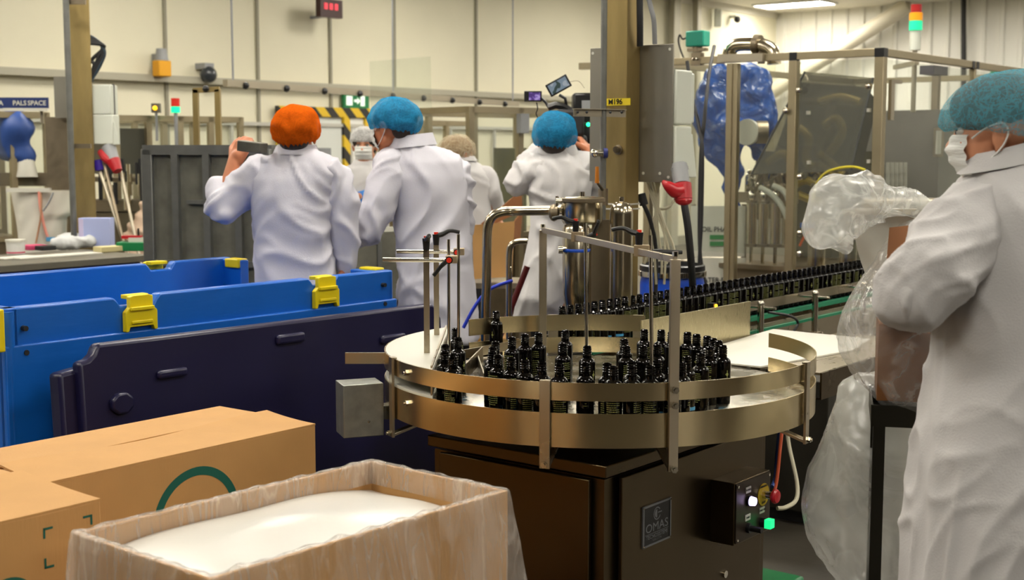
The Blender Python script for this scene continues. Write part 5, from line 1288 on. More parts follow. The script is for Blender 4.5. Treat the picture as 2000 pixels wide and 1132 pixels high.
# ================================================================ BLUE DRUM
Yd = 5.95; q = atY(1318, 540, Yd); rd = rr_(64, Yd); z_ = lambda y: zz(y, Yd)
dr = thing('plastic_drum', 'blue plastic drum with black lid and silver ring behind the bottle line', 'drum', (q.x, Yd+.1, 0))
zt = z_(534)
part('drum_body', MB().lathe([(0,0),(rd*.9,0),(rd,.04),(rd,zt-.05),(rd*.96,zt-.02),(0,zt-.02)], 48), mat('drum_blue','#0a45b8',.35), dr)
part('lid', MB().lathe([(0,zt-.02),(rd*1.02,zt-.02),(rd*1.02,zt+.03),(rd*.95,zt+.035),(rd*.93,zt+.015),(0,zt+.015)], 48), M['black'], dr, label='black lid')
part('lock_ring', MB().lathe([(rd*1.0,zt-.022),(rd*1.06,zt-.018),(rd*1.06,zt+.005),(rd*1.0,zt+.008),(rd*1.0,zt-.022)], 48), M['chrome'], dr)
# ================================================================ FILLING MACHINE ENCLOSURE
E0 = Vector((2.19, 8.0, 0)); ZE = 2.16
def en(u, v, z): return E0 + U*u + V*v + Vector((0,0,z))
LU, LV = 3.2, 1.62
ec = thing('machine_enclosure', 'clear-panelled aluminium safety enclosure around the bottle filling machine', 'enclosure', E0, RZ)
M['prof'] = mat('aluminium_profile', '#a89c80', .4, .85, var=.05)
def post(u, v, w_, z1=ZE-.05): part('post', MB().box((u, v, z1/2), (w_, w_, z1)), M['prof'], ec, bevel=.003)
v1, v2 = .561, .986
post(0, 0, .058); post(0, v1, .055); post(0, LV, .05); post(LU, 0, .05); post(LU, LV, .05); post(1.55, 0, .04)
for dv in (-.021, .021): part('post', MB().box((0, v2+dv, (ZE-.05)/2), (.045,.037,ZE-.05)), M['prof'], ec, bevel=.003)
part('post', MB().box((-.026, v2, (ZE-.05)/2), (.008,.012,ZE-.05)), M['prof'], ec)
part('top_beam', MB().box((0, LV/2, ZE-.022), (.045, LV, .045)), M['prof'], ec, bevel=.002)
part('top_beam', MB().box((LU/2, 0, ZE-.022), (LU, .045, .045)), M['prof'], ec, bevel=.002)
part('top_beam', MB().box((LU, LV/2, ZE-.022), (.045, LV, .045)), M['prof'], ec, bevel=.002)
part('top_beam', MB().box((LU/2, LV, ZE-.022), (LU, .045, .045)), M['prof'], ec, bevel=.002)
part('front_extension_beam', MB().bar((0,LV,ZE-.03), (-.1,LV+.5,ZE-.03), .045, .045), M['prof'], ec)
for u, v in ((0,0),(0,v1),(1.5,0),(1.58,0)): part('black_joint', MB().box((u, v, ZE-.024), (.06, .06, .052)) if (u,v)==(0,0) else MB().box((u, v, ZE-.024), (.05,.05,.05)), M['black'], ec)
part('glass_panel', MB().box((0, v1/2, (.9+ZE-.06)/2), (.006, v1-.06, ZE-.06-.9)), M['glass'], ec)
part('glass_panel', MB().box((0, (v1+v2)/2, (.9+ZE-.06)/2), (.006, v2-v1-.09, ZE-.06-.9)), M['glass'], ec)
part('glass_panel', MB().box((0, (v2+LV)/2, (.9+ZE-.06)/2), (.006, LV-v2-.09, ZE-.06-.9)), M['glass'], ec)
part('glass_panel', MB().box((.78, 0, (.9+ZE-.06)/2), (1.46, .006, ZE-.06-.9)), M['glass'], ec)
part('glass_panel', MB().box((2.38, 0, (.9+ZE-.06)/2), (1.56, .006, ZE-.06-.9)), M['glass'], ec)
def knob(px, py, off=-.04):
    q = hit(px, py, en(off, 0, 0), U); part('panel_knob', MB().lathe([(0,-.012),(.018,-.012),(.022,-.002),(.018,.012),(.008,.018),(0,.018)], 14, Matrix.Translation(q) @ Vector((0,0,1)).rotation_difference(-U).to_matrix().to_4x4()), M['chrome'], ec, world=True)
for p in ((1560,176),(1697,168),(1535,216),(1562,345),(1699,343),(1562,455),(1562,495)): knob(*p)
for p in ((1579,220),(1697,215),(1580,317),(1697,315)):
    q = hit(p[0], p[1], en(-.01, 0, 0), U); part('white_clip', MB().box(q, (.02,.02,.022), rz=RZ), M['white'], ec, world=True)
part('sensor_bracket', MB().box((.10,-.03,1.86), (.05,.02,.24)).box((.16,-.03,1.97),(.14,.02,.02)), M['alu'], ec)
q = hit(1725, 170, en(0,-.03,0), V)
# smoked slanted guard inside
def inplane(px, py, u_): return hit(px, py, en(u_, 0, 0), U)
g = [inplane(1572,140,.35), inplane(1705,152,.35), inplane(1662,333,.10), inplane(1468,340,.10)]
sg = thing('smoked_guard', 'slanted smoked plastic guard inside the enclosure above the filling heads', 'guard', g[3])
part('guard_pane', quad(*g, th=.006), M['smoke'], sg, world=True)
for a, b in ((0,3),(1,2)): part('guard_edge', MB().bar(g[a], g[b], .012, .012), M['dark'], sg, world=True)
# filling machine inside
fm = thing('filling_machine', 'stainless filling machine with upright cylinders and hoses inside the enclosure', 'machine', en(1.2, .8, 0), RZ)
F_ = lambda nm, mb, m_, **k: part(nm, mb, m_, fm, world=True, **k)
def ebox(u0, u1, v0, v1_, z0, z1): return MB().box(en((u0+u1)/2, (v0+v1_)/2, (z0+z1)/2), (u1-u0, v1_-v0, z1-z0), rz=RZ)
F_('base_cabinet', ebox(.25, 2.9, .12, 1.45, .1, .78), M['steel_dull'])
for u, v in ((.3,.2),(2.8,.2),(.3,1.4),(2.8,1.4)): F_('foot', MB().cyl(en(u,v,0), en(u,v,.11), .03), M['dark'])
F_('deck', ebox(.2, 2.95, .1, 1.5, .78, .81), M['steel'])
F_('rear_cabinet', ebox(1.9, 2.8, .35, 1.35, .81, 1.85), mat('cabinet_grey','#6c6860',.45,.5,var=.15))
F_('rear_cabinet', ebox(1.0, 1.8, .75, 1.35, .81, 1.55), mat('cabinet_olive','#55503c',.45,.5,var=.2))
cyl_m = M['pol']
for i, px in enumerate((1466, 1489, 1513, 1536)):
    b = inplane(px, 530, .28); tz = inplane(px, 396, .28).z
    F_('filling_cylinder', MB().cyl((b.x,b.y,tz-.27), (b.x,b.y,tz), .034, n=20), cyl_m)
    F_('cylinder_flange', MB().cyl((b.x,b.y,tz), (b.x,b.y,tz+.012), .042, n=20).cyl((b.x,b.y,tz-.29),(b.x,b.y,tz-.27),.042,n=20), M['steel_dull'])
    F_('piston_rod', MB().cyl((b.x,b.y,.81), (b.x,b.y,tz-.28), .012, n=10), M['chrome'])
    F_('valve_head', MB().sphere((b.x,b.y,tz+.05), (.03,.03,.035), 10).cyl((b.x,b.y,tz),(b.x,b.y,tz+.1),.014,n=8), M['chrome'])
    F_('valve_wing', MB().box((b.x,b.y,tz+.10), (.07,.02,.016)).sphere((b.x+.03,b.y,tz+.115), .012, 8), M['steel_dull'])
q = inplane(1500, 386, .3); F_('manifold', MB().box(q, (.04,.42,.07), rz=RZ), M['steel_dull'])
rnd = random.Random(9)
for k in range(26):
    q = inplane(1455+rnd.random()*150, 338+rnd.random()*38, .3+rnd.random()*.4); r_ = .014+rnd.random()*.016
    F_('fitting', MB().cyl(q+Vector((0,0,-.03)), q+Vector((rnd.uniform(-.02,.02),0,.03)), r_*.8, r_, n=6).sphere(q+Vector((0,0,.035)), r_*.7, 8), M['chrome'] if k % 3 else M['steel_dull'])
for ps in ([(1484,366),(1506,378),(1524,398),(1538,425),(1548,452)], [(1510,362),(1530,372),(1540,392),(1546,420)]):
    F_('white_hose', MB().tube([inplane(x, y, .15) for x, y in ps], .018, 10, smooth=5), mat('hose_white','#b8b8ac',.4))
M['hosey'] = mat('yellowed_hose', '#a8923c', .45)
for ps in ([(1600,300),(1622,318),(1645,340)], [(1580,330),(1600,322),(1625,335),(1638,352)], [(1560,380),(1580,388),(1602,395)], [(1500,318),(1530,300),(1545,322)], [(1560,250),(1580,270),(1575,310),(1590,335)],
           [(1555,360),(1575,352),(1600,362)], [(1600,200),(1640,190),(1680,200)], [(1610,245),(1635,232),(1645,260),(1620,300)]):
    F_('yellow_hose', MB().tube([inplane(x, y, .45) for x, y in ps], .028, 10, smooth=5), M['hosey'])
F_('yellow_cable', MB().tube([inplane(x, y, .1) for x, y in ((1588,392),(1595,360),(1612,338),(1640,328),(1668,326),(1690,332))], .008, 8, smooth=6), M['yellow'], label='bright yellow cable')
for px in (1594, 1655): 
    b = inplane(px, 530, .3); F_('steel_tank', MB().cyl((b.x,b.y,.82), (b.x,b.y,inplane(px,452,.3).z), .055, n=24), M['pol'])
F_('dark_hopper', quad(inplane(1560,160,.7), inplane(1690,170,.7), inplane(1650,330,.5), inplane(1500,335,.5), th=.25), mat('hopper_dark','#3a342a',.35,.6,var=.3,vscale=9))
q = inplane(1620, 462, .1); F_('blue_tag', MB().box(inplane(1576,440,.2), (.01,.09,.03), rz=RZ), M['blue'])
F_('orange_hose', MB().tube([inplane(x, y, .15) for x, y in ((1586,448),(1572,460),(1562,480))], .008, 8, smooth=4), mat('hose_orange','#d05818',.4))
F_('white_back_plate', quad(inplane(1455,430,.5), inplane(1545,425,.5), inplane(1545,545,.5), inplane(1455,550,.5)), M['panel'])
def inU(px, py, v_): return hit(px, py, en(0, v_, 0), V)
for k in range(5):
    for j in range(6):
        q = inU(1734+k*8.5, 326+j*17, .12); F_('nozzle', MB().cyl(q+Vector((0,0,-.04)), q+Vector((0,0,.03)), .012, n=8), mat('nozzle_pale','#a4a096',.4) if (k, j) == (0, 0) else bpy.data.materials['nozzle_pale'])
q = inU(1833, 278, .2); F_('touch_panel', MB().box(q, (.12,.03,.2), rz=RZ), M['steel_dull']); F_('touch_screen', MB().box(inU(1833,278,.18), (.08,.01,.16), rz=RZ), M['panel'])
F_('dark_actuator', MB().box(inU(1824,138,.25), (.26,.1,.06), rz=RZ), mat('actuator','#383440',.5))
F_('inner_post', MB().box(inU(1826,240,.5), (.05,.05,.75), rz=RZ), M['steel_dull'])
# blue film wrapped motor
bw = thing('wrapped_motor', 'bulky motor wrapped in blue film hanging inside the enclosure', 'motor', inplane(1430, 420, .5))
J = lambda x, y, u_=.5: inplane(x, y, u_)
bl = remeshed([('c', J(1408,165), J(1400,215), .12, .16), ('c', J(1400,215), J(1412,290), .16, .12), ('c', J(1412,290), J(1428,330), .11, .07), ('c', J(1425,330), J(1432,420), .05, .02),
               ('c', J(1465,165,.6), J(1475,240,.6), .13, .14), ('c', J(1475,240,.6), J(1480,290,.6), .12, .06), ('c', J(1425,258,.4), J(1448,258,.35), .09, .07)], .022, 3, 'wrap')
displace(bl, lambda p, n_: .03*ridge(p*6)+.02*noise.noise(p*15))
place('blue_film_wrap', bl, M['bluewrap'], bw, world=True)
q = J(1462,258,.25); part('white_flange', MB().cyl(q, q+U*-.03, .085, n=28), M['white'], bw, world=True); part('steel_flange', MB().cyl(q+U*.0+Vector((.05,0,0)), q+Vector((.12,0,0)), .075, n=28), M['steel_dull'], bw, world=True)
part('hanger', MB().cyl(J(1408,170), J(1408,120), .03), M['steel_dull'], bw, world=True)
# boards reading OIL PHASE / WATER PHASE
def board(pxs, y0, y1, text, ty, lab, tx):
    p0 = atY(pxs[0], y0, 8.9); p1 = atY(pxs[1], y0, 8.9); zb = atY(pxs[0], y1, 8.9).z
    c = (p0+p1)/2; t = thing('process_board', lab, 'sign board', (c.x, c.y, 0))
    part('board', MB().box((0,0,(p0.z+zb)/2), (p1.x-p0.x, .015, p0.z-zb)), M['sheet'], t)
    q = atY(tx, ty, 8.88); me = text_mesh(text, .047, frameM((q.x-c.x, -.02, q.z), (1,0,0), (0,0,1)), bold=True, sx=.95); o = place('lettering', me, M['dark'], t)
    return t, c
ob, c = board((1350, 1456), 402, 501, 'OIL PHASE', 448, 'white board lettered OIL PHASE with two green bars', 1401)
for y in (463, 476): q = atY(1402, y, 8.88); part('green_bar', MB().box((q.x-c.x, -.012, q.z), (.105,.006,.03)), mat('bar_green','#0c7c34',.5), ob)
wb, c2_ = board((1350, 1456), 503, 690, 'WATER PHASE', 547, 'white board lettered WATER PHASE below the oil phase board', 1403)
for t_, c_ in ((ob, c), (wb, c2_)): pass
for x_ in (1353, 1452):
    q = atY(x_, 500, 8.93); part('stand_post', MB().box((q.x-c2_.x, .03, .6), (.03,.03,1.2)), M['steel_dull'], wb)
# teal sensor on the beam, curved pipe, light tower
q = hit(1363, 76, en(0,0,0), U); sn = thing('teal_sensor', 'teal sensor box clamped above the enclosure beam', 'sensor', q)
part('sensor_box', MB().box(q, (.09,.135,.10), rz=RZ), M['teal'], sn, world=True, bevel=.008)
part('clamp', MB().cyl(q+Vector((0,0,-.085)), q+Vector((0,0,-.05)), .03).box(q+Vector((0,0,-.07)), (.05,.13,.02), rz=RZ).box(q+Vector((0,0,-.13)), (.05,.07,.08), rz=RZ), M['steel_dull'], sn, world=True)
for a in (-.05,.05): part('bolt', MB().sphere(q-U*.03+V*a*.3+Vector((0,0,-.13)), .01, 8), M['chrome'], sn, world=True)
part('sensor_cable', MB().tube([hit(x, y, en(0,0,0), U) for x, y in ((1342,73),(1333,76),(1328,68),(1325,80),(1330,100),(1338,120))], .006, 8, smooth=5), M['black'], sn, world=True)
J = lambda x, y, u_=.15: hit(x, y, en(u_,0,0), U)
cpz = thing('product_pipe', 'shiny curved product pipe arching over the enclosure beam', 'pipe', J(1425,118))
part('pipe', MB().tube([J(1424,122), J(1426,100), J(1438,88), J(1460,86), J(1480,87), J(1500,93), J(1510,104), J(1512,125)], .045, 14, smooth=6), M['pol'], cpz, world=True)
part('pipe_clamp', MB().cyl(J(1474,86), J(1484,87), .062), M['steel_dull'], cpz, world=True); part('wing_nut', MB().box(J(1487,112), (.04,.04,.08)).sphere(J(1470,112), .03, 8), M['steel_dull'], cpz, world=True)
part('saddle', MB().bar(J(1404,114,-.03), J(1492,112,-.03), .04, .05), M['alu'], cpz, world=True)
q = en(1.1, .35, 0); sc__ = 2614/q.y; px_ = 1000+q.x*sc__
Yt = 8.9; q = atY(1787, 98, Yt); lt_ = thing('signal_tower', 'lit signal tower light, red, amber and green, above the enclosure', 'signal light', (q.x, Yt, ZE))
z_ = lambda y: zz(y, Yt)-ZE
part('stem', MB().cyl((0,0,-.35),(0,0,z_(98)+.01), .016), M['alu'], lt_)
part('foot_bracket', MB().box((0,.2,-.03), (.03,.5,.03)), M['alu'], lt_)
part('base', MB().cyl((0,0,z_(98)),(0,0,z_(60)), .036, n=24), M['ivory'], lt_)
part('lens', MB().cyl((0,0,z_(59)),(0,0,z_(41)), .043, n=24), emis('lens_green','#18c890',1.1), lt_, label='green lens')
part('lens', MB().cyl((0,0,z_(40)),(0,0,z_(25)), .043, n=24), emis('lens_amber','#e09008',.6), lt_, label='amber lens')
part('lens', MB().cyl((0,0,z_(24)),(0,0,z_(9)), .036, n=24), mat('lens_red','#a01414',.3), lt_, label='red lens')
# ================================================================ BAGGED CARTONS, STAND, WASTE BAG (right foreground)
Yb = 3.12; J = lambda x, y, dy=0: atY(x, y, Yb+dy)
ztr = J(1740, 788).z
xl = J(1703,800).x; SR = R(-14)
st = thing('tray_stand', 'dark steel tray stand carrying the bagged cartons beside the near person', 'stand', (xl, Yb, 0), SR)
M['darkst'] = mat('dark_steel', '#2c2a22', .45, .8)
S_ = lambda nm, mb, m_, **k: part(nm, mb, m_, st, world=True, **k)
tw_, td_ = .48, .28
part('tray', MB().box((tw_/2, td_/2, ztr-.05), (tw_,td_,.004)).box((tw_/2,0,ztr-.028),(tw_,.004,.052)).box((tw_/2,td_,ztr-.028),(tw_,.004,.052)).box((0,td_/2,ztr-.028),(.004,td_,.052)), M['darkst'], st)
for x_ in (.018, tw_-.018):
    for y_ in (.016, td_-.016): part('leg', MB().box((x_, y_, (ztr-.05)/2), (.028,.028,ztr-.05)), M['darkst'], st)
xr = xl+.50
# uprights and bar that the bag and sheet hang over
zb_ = J(1750, 412).z
S_('hanging_bar', MB().box(((J(1690,412).x+xr)/2, Yb+.2, J(1700,413,.2).z), (xr-J(1690,412).x, .03, .014)), M['alu'])
S_('hanging_bar', MB().cyl((J(1745,397).x, Yb+.27, J(1745,397,.27).z), (xr, Yb+.27, J(1745,397,.27).z), .014), M['alu'])
S_('upright', MB().box((xr-.03, Yb+.23, (J(1700,405,.2).z+ztr)/2-.03), (.028,.06,J(1700,405,.2).z-ztr+.04)), M['darkst'])
# white sheet hanging from the bar
wsh = thing('white_liner_sheet', 'plain white sheet hanging from the metal bar behind the bagged cartons', 'sheet', J(1740,420,.22))
def ws(u, v):
    xa = 1668+60*v*v*1.0-8*v; x = xa+(1830-xa)*u; y = 416+175*v
    p = J(x, y, .215+.012*noise.noise(Vector((u*4, v*3, 2)))); return p
mb = MB().grid(ws, 24, 20); part('sheet', mb, M['sheet'], wsh, world=True, smooth=180)
# cartons inside the clear bag
def cartn(name, lab, x0, x1, y0, y1, dy, dep, mt=M['brown']):
    a = J(x0, y1, dy); b = J(x1, y0, dy); t = thing(name, lab, 'carton', (a.x+.006, Yb+dy, a.z), SR)
    part('carton_body', MB().box(((b.x-a.x)/2,dep/2,(b.z-a.z)/2), (b.x-a.x, dep, b.z-a.z)), mt, t, bevel=.002)
    part('flap_seam', MB().box(((b.x-a.x)/2,dep/2,b.z-a.z+.001), (b.x-a.x, .003, .002)), M['card_in'], t); return t, b.z-a.z, b.x-a.x
M['brownc'] = mat('dark_brown_board', '#75491f', .75, var=.05, vscale=12)
cartn('bagged_carton', 'brown carton seen through clear film below the near person\'s forearm', 1707, 1880, 632, 782, .0, .24, M['brownc'])
tb = thing('flat_carton_bundle', 'upright bundle of folded brown cartons inside the clear bag', 'cartons', (J(1760,600).x, Yb+.1, J(1760,630).z))
for k in range(9):
    x0 = 1735+k*6.5; a = J(x0-14, 628, .03+.005*k); b = J(x0+2, 445+(k%3)*4, .05)
    m = quad(J(x0-14, 629, .02), J(x0-9.5, 629, .02), J(x0+6.5, 444+(k%3)*3, .04), J(x0+2, 444+(k%3)*3, .04), th=.16)
    part('folded_carton', m, M['brownc'] if k % 2 else M['brown'], tb, world=True)
# big clear bag: lobe over the bar and body round the cartons
def crumple(a1, a2, s1=9, s2=26, seed=0):
    def f(p, n_):
        q = p+Vector((seed, 0, 0)); w_ = Vector((noise.noise(q*4), noise.noise(q*4+Vector((5,0,0))), noise.noise(q*4+Vector((0,7,0)))))*.25
        return a1*(ridge(q*s1+w_*3)**3)+a2*ridge(q*s2+w_*6)
    return f
lob = remeshed([('c', J(1640,395,.05), J(1680,385,.08), .055, .052), ('c', J(1680,385,.08), J(1750,395,.16), .05, .03), ('c', J(1635,395,.05), J(1618,440,.05), .055, .048), ('c', J(1618,440,.05), J(1645,470,.05), .045, .022), ('c', J(1645,462,.05), J(1652,482,.05), .022, .012),
                ('c', J(1615,420,.05), J(1612,450,.05), .035, .03), ('c', J(1750,395,.16), J(1800,402,.18), .028, .02), ('c', J(1660,440,.1), J(1700,420,.15), .03, .025)], .0065, 4, 'lobe')
displace(lob, crumple(.016, .0022, 7, 22, 3))
bg = thing('clear_bag', 'crumpled clear plastic bag draped over the bar and round the brown cartons', 'bag', J(1720,800))
place('gathered_top', lob, M['bagw2'] if 'bagw2' in M else M.setdefault('bagw2', film('crumpled_bag_film', '#f0f2ee', dens=.48, rough=.22, bump=.012, bscale=9, gloss=.05, dmin=.2, crease=.35)), bg, world=True)
spk = MB().grid(lambda u, v: J(1778+22*u*(1-v)+12*v, 402-34*v, .1+.02*noise.noise(Vector((u*3,v*3,0)))), 8, 10); part('film_corner', spk, M['bagw2'], bg, world=True, smooth=180)
rows = [(1762,1815,438,.05),(1748,1815,470,.08),(1722,1822,505,.11),(1696,1830,545,.14),(1672,1835,585,.16),(1655,1838,620,.17),(1648,1838,650,.175),(1654,1836,690,.175),(1668,1834,715,.17),(1690,1832,752,.16),(1715,1830,778,.15),(1740,1826,796,.13),(1772,1822,812,.10)]
rg_ = []
for (xa, xb, y, ry) in rows:
    a, b = J(xa, y, .12), J(xb, y, .12); rg_.append((((a.x+b.x)/2), Yb+.12, a.z, (b.x-a.x)/2, ry))
bagb = remeshed([('l', rg_, 40, 2.6)], .010, 5, 'bagb')
def wr2(p, n_):
    q = p+Vector((noise.noise(p*3)*.2, 0, 0)); 
    return .009*ridge(Vector((q.x*9-q.z*5, q.y*8, q.z*3+q.x*5)))**3+.003*ridge(q*26)
displace(bagb, wr2); place('bag_body', bagb, M['bag'], bg, world=True)
# waste bag hanging behind the stand
Yq = 3.42; K = lambda x, y, dy=0: atY(x, y, Yq+dy)
rows = [(1690,1800,742,.04),(1672,1815,765,.09),(1652,1835,820,.14),(1636,1845,870,.17),(1620,1850,920,.19),(1604,1850,970,.20),(1592,1850,1012,.20),(1598,1848,1050,.20),(1614,1845,1090,.18),(1640,1840,1132,.15),(1665,1830,1170,.12),(1690,1810,1200,.06)]
rg_ = [((K(a, y).x+K(b, y).x)/2 for _ in (0,)) for a, b, y, r in rows]
rg_ = [((K(a,y).x+K(b,y).x)/2, Yq+.1, K(a,y).z, (K(b,y).x-K(a,y).x)/2, r) for a, b, y, r in rows]
wbm = remeshed([('l', rg_, 40, 2.4)], .013, 5, 'wb')
displace(wbm, lambda p, n_: .012*ridge(Vector((p.x*6+p.z*2, p.y*6, p.z*2.5)))**3+.004*ridge(p*18))
single('waste_bag', wbm, M['bagw'], 'large milky plastic bag hanging under the tray stand', 'bag')
gt = thing('green_tray', 'green plastic tray on the floor beside the table cabinet', 'tray', atz(1530, 1122, .3)-Vector((0,0,.3)), RZ)
q = atz(1572, 1124, .14)
part('tray_body', MB().box((-.15,.10,.07), (.3,.2,.14)), M['green'], gt, bevel=.01)
gt.location = (q.x, q.y, 0); WM[gt.name] = Matrix.Identity(4)
# dark machine cabinet behind the waste bag (under the bottle line)
dk = thing('drive_cabinet', 'dark grey steel cabinet standing under the bottle line', 'cabinet', cv(2.35, -.02, 0), RZ)
part('cabinet_body', MB().box((0, -.30, .34), (1.5,.30,.56)), mat('cabinet_dark', '#3b3830', .5, .6, var=.2), dk, bevel=.004)
part('plinth', MB().box((0,-.30,.03), (1.4,.26,.06)), M['dark'], dk)
# ================================================================ GREY STILLAGE AND CHANNEL
Ys = 6.9; 
sA = atY(290, 290, Ys); rs = R(-13)       # left near corner
Us = Vector((math.cos(rs), math.sin(rs), 0))
sl = thing('steel_stillage', 'tall grey galvanised steel stillage with ribbed panels behind the orange-netted person', 'stillage', (sA.x, sA.y, 0), rs)
kk = (520-1000)/2614; Ls, Hs, Ws = (kk*sA.y-sA.x)/(Us.x-kk*Us.y), atY(290,283,Ys).z, .42
def sbox(x0,x1,y0,y1,z0,z1): return MB().box(((x0+x1)/2,(y0+y1)/2,(z0+z1)/2),(x1-x0,y1-y0,z1-z0))
part('top_rail', sbox(-.02,Ls,-.03,.03,Hs-.05,Hs), M['galv_rim'], sl); part('top_rail', sbox(-.02,Ls,Ws-.03,Ws+.03,Hs-.05,Hs), M['galv_rim'], sl); part('top_rail', sbox(-.03,.03,0,Ws,Hs-.05,Hs), M['galv_rim'], sl); part('top_rail', sbox(Ls-.03,Ls+.03,0,Ws,Hs-.05,Hs), M['galv_rim'], sl)
for x, y in ((0,0),(Ls,0),(0,Ws),(Ls,Ws)): part('corner_post', sbox(x-.03,x+.03,y-.03,y+.03,0,Hs-.02), M['galv_rim'], sl, bevel=.004)
M['galvp'] = mat('dull_galvanised_panel', '#77766a', .55, .5, var=.3, vscale=9)
part('side_panel', sbox(0,Ls,-.004,.004,.12,Hs-.04), M['galvp'], sl); part('side_panel', sbox(0,Ls,Ws-.004,Ws+.004,.12,Hs-.04), M['galvp'], sl)
part('side_panel', sbox(-.004,.004,0,Ws,.12,Hs-.04), M['galvp'], sl); part('side_panel', sbox(Ls-.004,Ls+.004,0,Ws,.12,Hs-.04), M['galvp'], sl)
for x in (.22*Ls/.9,.46*Ls/.9,.70*Ls/.9): part('rib', sbox(x-.018,x+.018,-.035,0,.12,Hs-.04), M['galv_rim'], sl)
part('cross_rib', sbox(.22,Ls,-.03,0,Hs-.30,Hs-.28), M['galv_rim'], sl); part('cross_rib', sbox(0,Ls,-.03,0,Hs-.62,Hs-.59), M['galv_rim'], sl)
part('floor_panel', sbox(0,Ls,0,Ws,.10,.13), M['galvp'], sl)
Y = 5.75
m = MB().bar(atY(470, 284, 5.66), atY(516, 290, 5.6), .05, .045); single('steel_channel', m, M['galv'], 'short grey steel channel gripped by the orange-netted person', 'channel', bevel=.004)
# steel portal behind
pt = thing('portal_frame', 'narrow upright steel portal frame behind the grey stillage', 'frame', atY(405, 290, 8.2)-Vector((0,0,0)))
for px in (382, 425): a = atY(px, 175, 8.2); part('upright', MB().box((a.x, a.y, a.z/2), (.032,.04,a.z)), M['col'], pt, world=True)
a, b = atY(378,177,8.2), atY(429,174,8.2); part('cross_bar', MB().bar(a, b, .04, .03), M['col'], pt, world=True); part('black_clamp', MB().sphere(atY(402,173,8.18), .022, 8), M['dark'], pt, world=True)
# ================================================================ LEFT SIDE: post, pipe, electrical boxes
Yp = 9.0; q = atY(168, 420, Yp); q1 = atY(146, 0, Yp)
lp = thing('machine_post', 'wide stained steel post standing left of the pale electrical boxes', 'column', (q.x, Yp, 0))
part('post', MB().box((q.x, Yp, HC/2), (.13,.12,HC), rz=R(18)), M['col'], lp, world=True, bevel=.004)
part('dark_flange', MB().box((q.x-.087, Yp+.03, HC/2), (.042,.08,HC), rz=R(18)), M['steel_dull'], lp, world=True)
part('side_plate', MB().box(atY(135,190,9.141), (.2,.008,.28)), M['panel_st'], lp, world=True)
part('lower_plate', MB().box(atY(122,300,9.211), (.22,.01,.50)), M['steel_dull'], lp, world=True)
part('foot_plate', MB().box((q.x, Yp, .01), (.25,.25,.02)), M['steel_dull'], lp, world=True)
q = atY(131, 250,8.719); m = MB(); a = atY(119, -10,8.719); b = atY(145, 470,8.719); 
sp_ = thing('riser_pipe', 'slim grey riser pipe standing before the wide steel post', 'pipe', (b.x, b.y, 0))
part('pipe', MB().cyl((b.x, 8.72, 0), (a.x+.03, 8.72, HC), .020), M['galv_rim'], sp_, world=True)
for y in (2, 285): q = atY(128+y*.04, y,8.719); part('pipe_bracket', MB().box(q+Vector((.04,.06,0)), (.14,.03,.03)), M['steel_dull'], sp_, world=True)
b = thing('electrical_box', 'pale electrical box pair on the wide steel post with red plug', 'electrical box', atY(203, 285,9.070))
part('upper_box', MB().box(atY(202,195,9.070), (.148,.16,.20)), M['ivory'], b, world=True, bevel=.008)
part('lower_box', MB().box(atY(205,253,9.070), (.155,.16,.20)), M['ivory'], b, world=True, bevel=.008)
part('hood', MB().add([atY(218,226,9.000),atY(224,240,9.000),atY(235,282,9.000),atY(205,284,9.000),atY(218,226,9.141),atY(224,240,9.141),atY(235,282,9.141),atY(205,284,9.141)], [(0,1,2,3),(7,6,5,4),(0,4,5,1),(1,5,6,2),(2,6,7,3),(3,7,4,0)]), M['ivory'], b, world=True, bevel=.004)
part('box_edge', MB().box(atY(222,195,9.070), (.010,.03,.21)), M['dark'], b, world=True)
part('grey_sleeve', MB().cyl(atY(212,288,9.028), atY(222,318,8.972), .05, .042), M['grey'], b, world=True)
part('red_plug', MB().cyl(atY(221,314,8.972), atY(230,334,8.944), .048, .031).tube([atY(196,296,9.000),atY(206,308,8.972),atY(218,318,8.958)], [.022,.031,.028], 10), M['red'], b, world=True)
cbk = thing('cable_loops', 'black cables looping off the top of the wide steel post', 'cables', atY(175, 150,9.000))
for k in range(5):
    part('cable', MB().tube([atY(168,68+k*4,8.972), atY(188+k*4,78+k*3,9.000), atY(204+k*2-k*k*2,100+k*4,9.000), atY(196-k*3,126,9.000), atY(182-k,150,9.000), atY(178,160,9.000)], .012, 8, smooth=6), M['dark'] if k else mat('cable_steelblue','#2c3c48',.4), cbk, world=True)
# ================================================================ WORKBENCH
zb = .93; a = atz(292, 497, zb); bL = atz(-160, 530, zb); d = (a-bL).normalized(); Lw = (a-bL).length; rw_ = math.atan2(d.y, d.x); bL.z = 0
wb_ = thing('workbench', 'long grey-edged workbench cluttered with bags and papers beyond the blue crate', 'workbench', bL, rw_)
part('worktop', MB().box((Lw/2, .35, zb-.02), (Lw,.72,.04)), mat('worktop_grey','#6e6a5e',.45,.3,var=.1), wb_, bevel=.004)
for x in (.08, Lw/2, Lw-.08):
    for y in (.06,.64): part('leg', MB().box((x,y,(zb-.04)/2), (.05,.05,zb-.04)), M['steel_dull'], wb_)
part('blue_panel', MB().box((Lw/2, .04, zb-.09), (Lw-.1,.03,.09)), mat('bench_blue','#14349c',.4), wb_, label='blue front panel')
def onb(x, y): return atz(x, y, zb+.002)
def bx(name, lab, cat, x, y, w_, d_, h, m_, rz=rw_, bev=.004, n=name if False else None):
    q = onb(x, y); return single(name, MB().box((q.x, q.y, zb+.002+h/2), (w_, d_, h), rz=rz), m_, lab, cat, bevel=bev)
q = onb(190, 482); ff = thing('blue_folder_box', 'pale lilac-blue folder box standing on the workbench', 'box', q)
part('folder_side', MB().box((.0,0,.095), (.205,.10,.19)), mat('lilac_board','#a4aed8',.6), ff, bevel=.002)
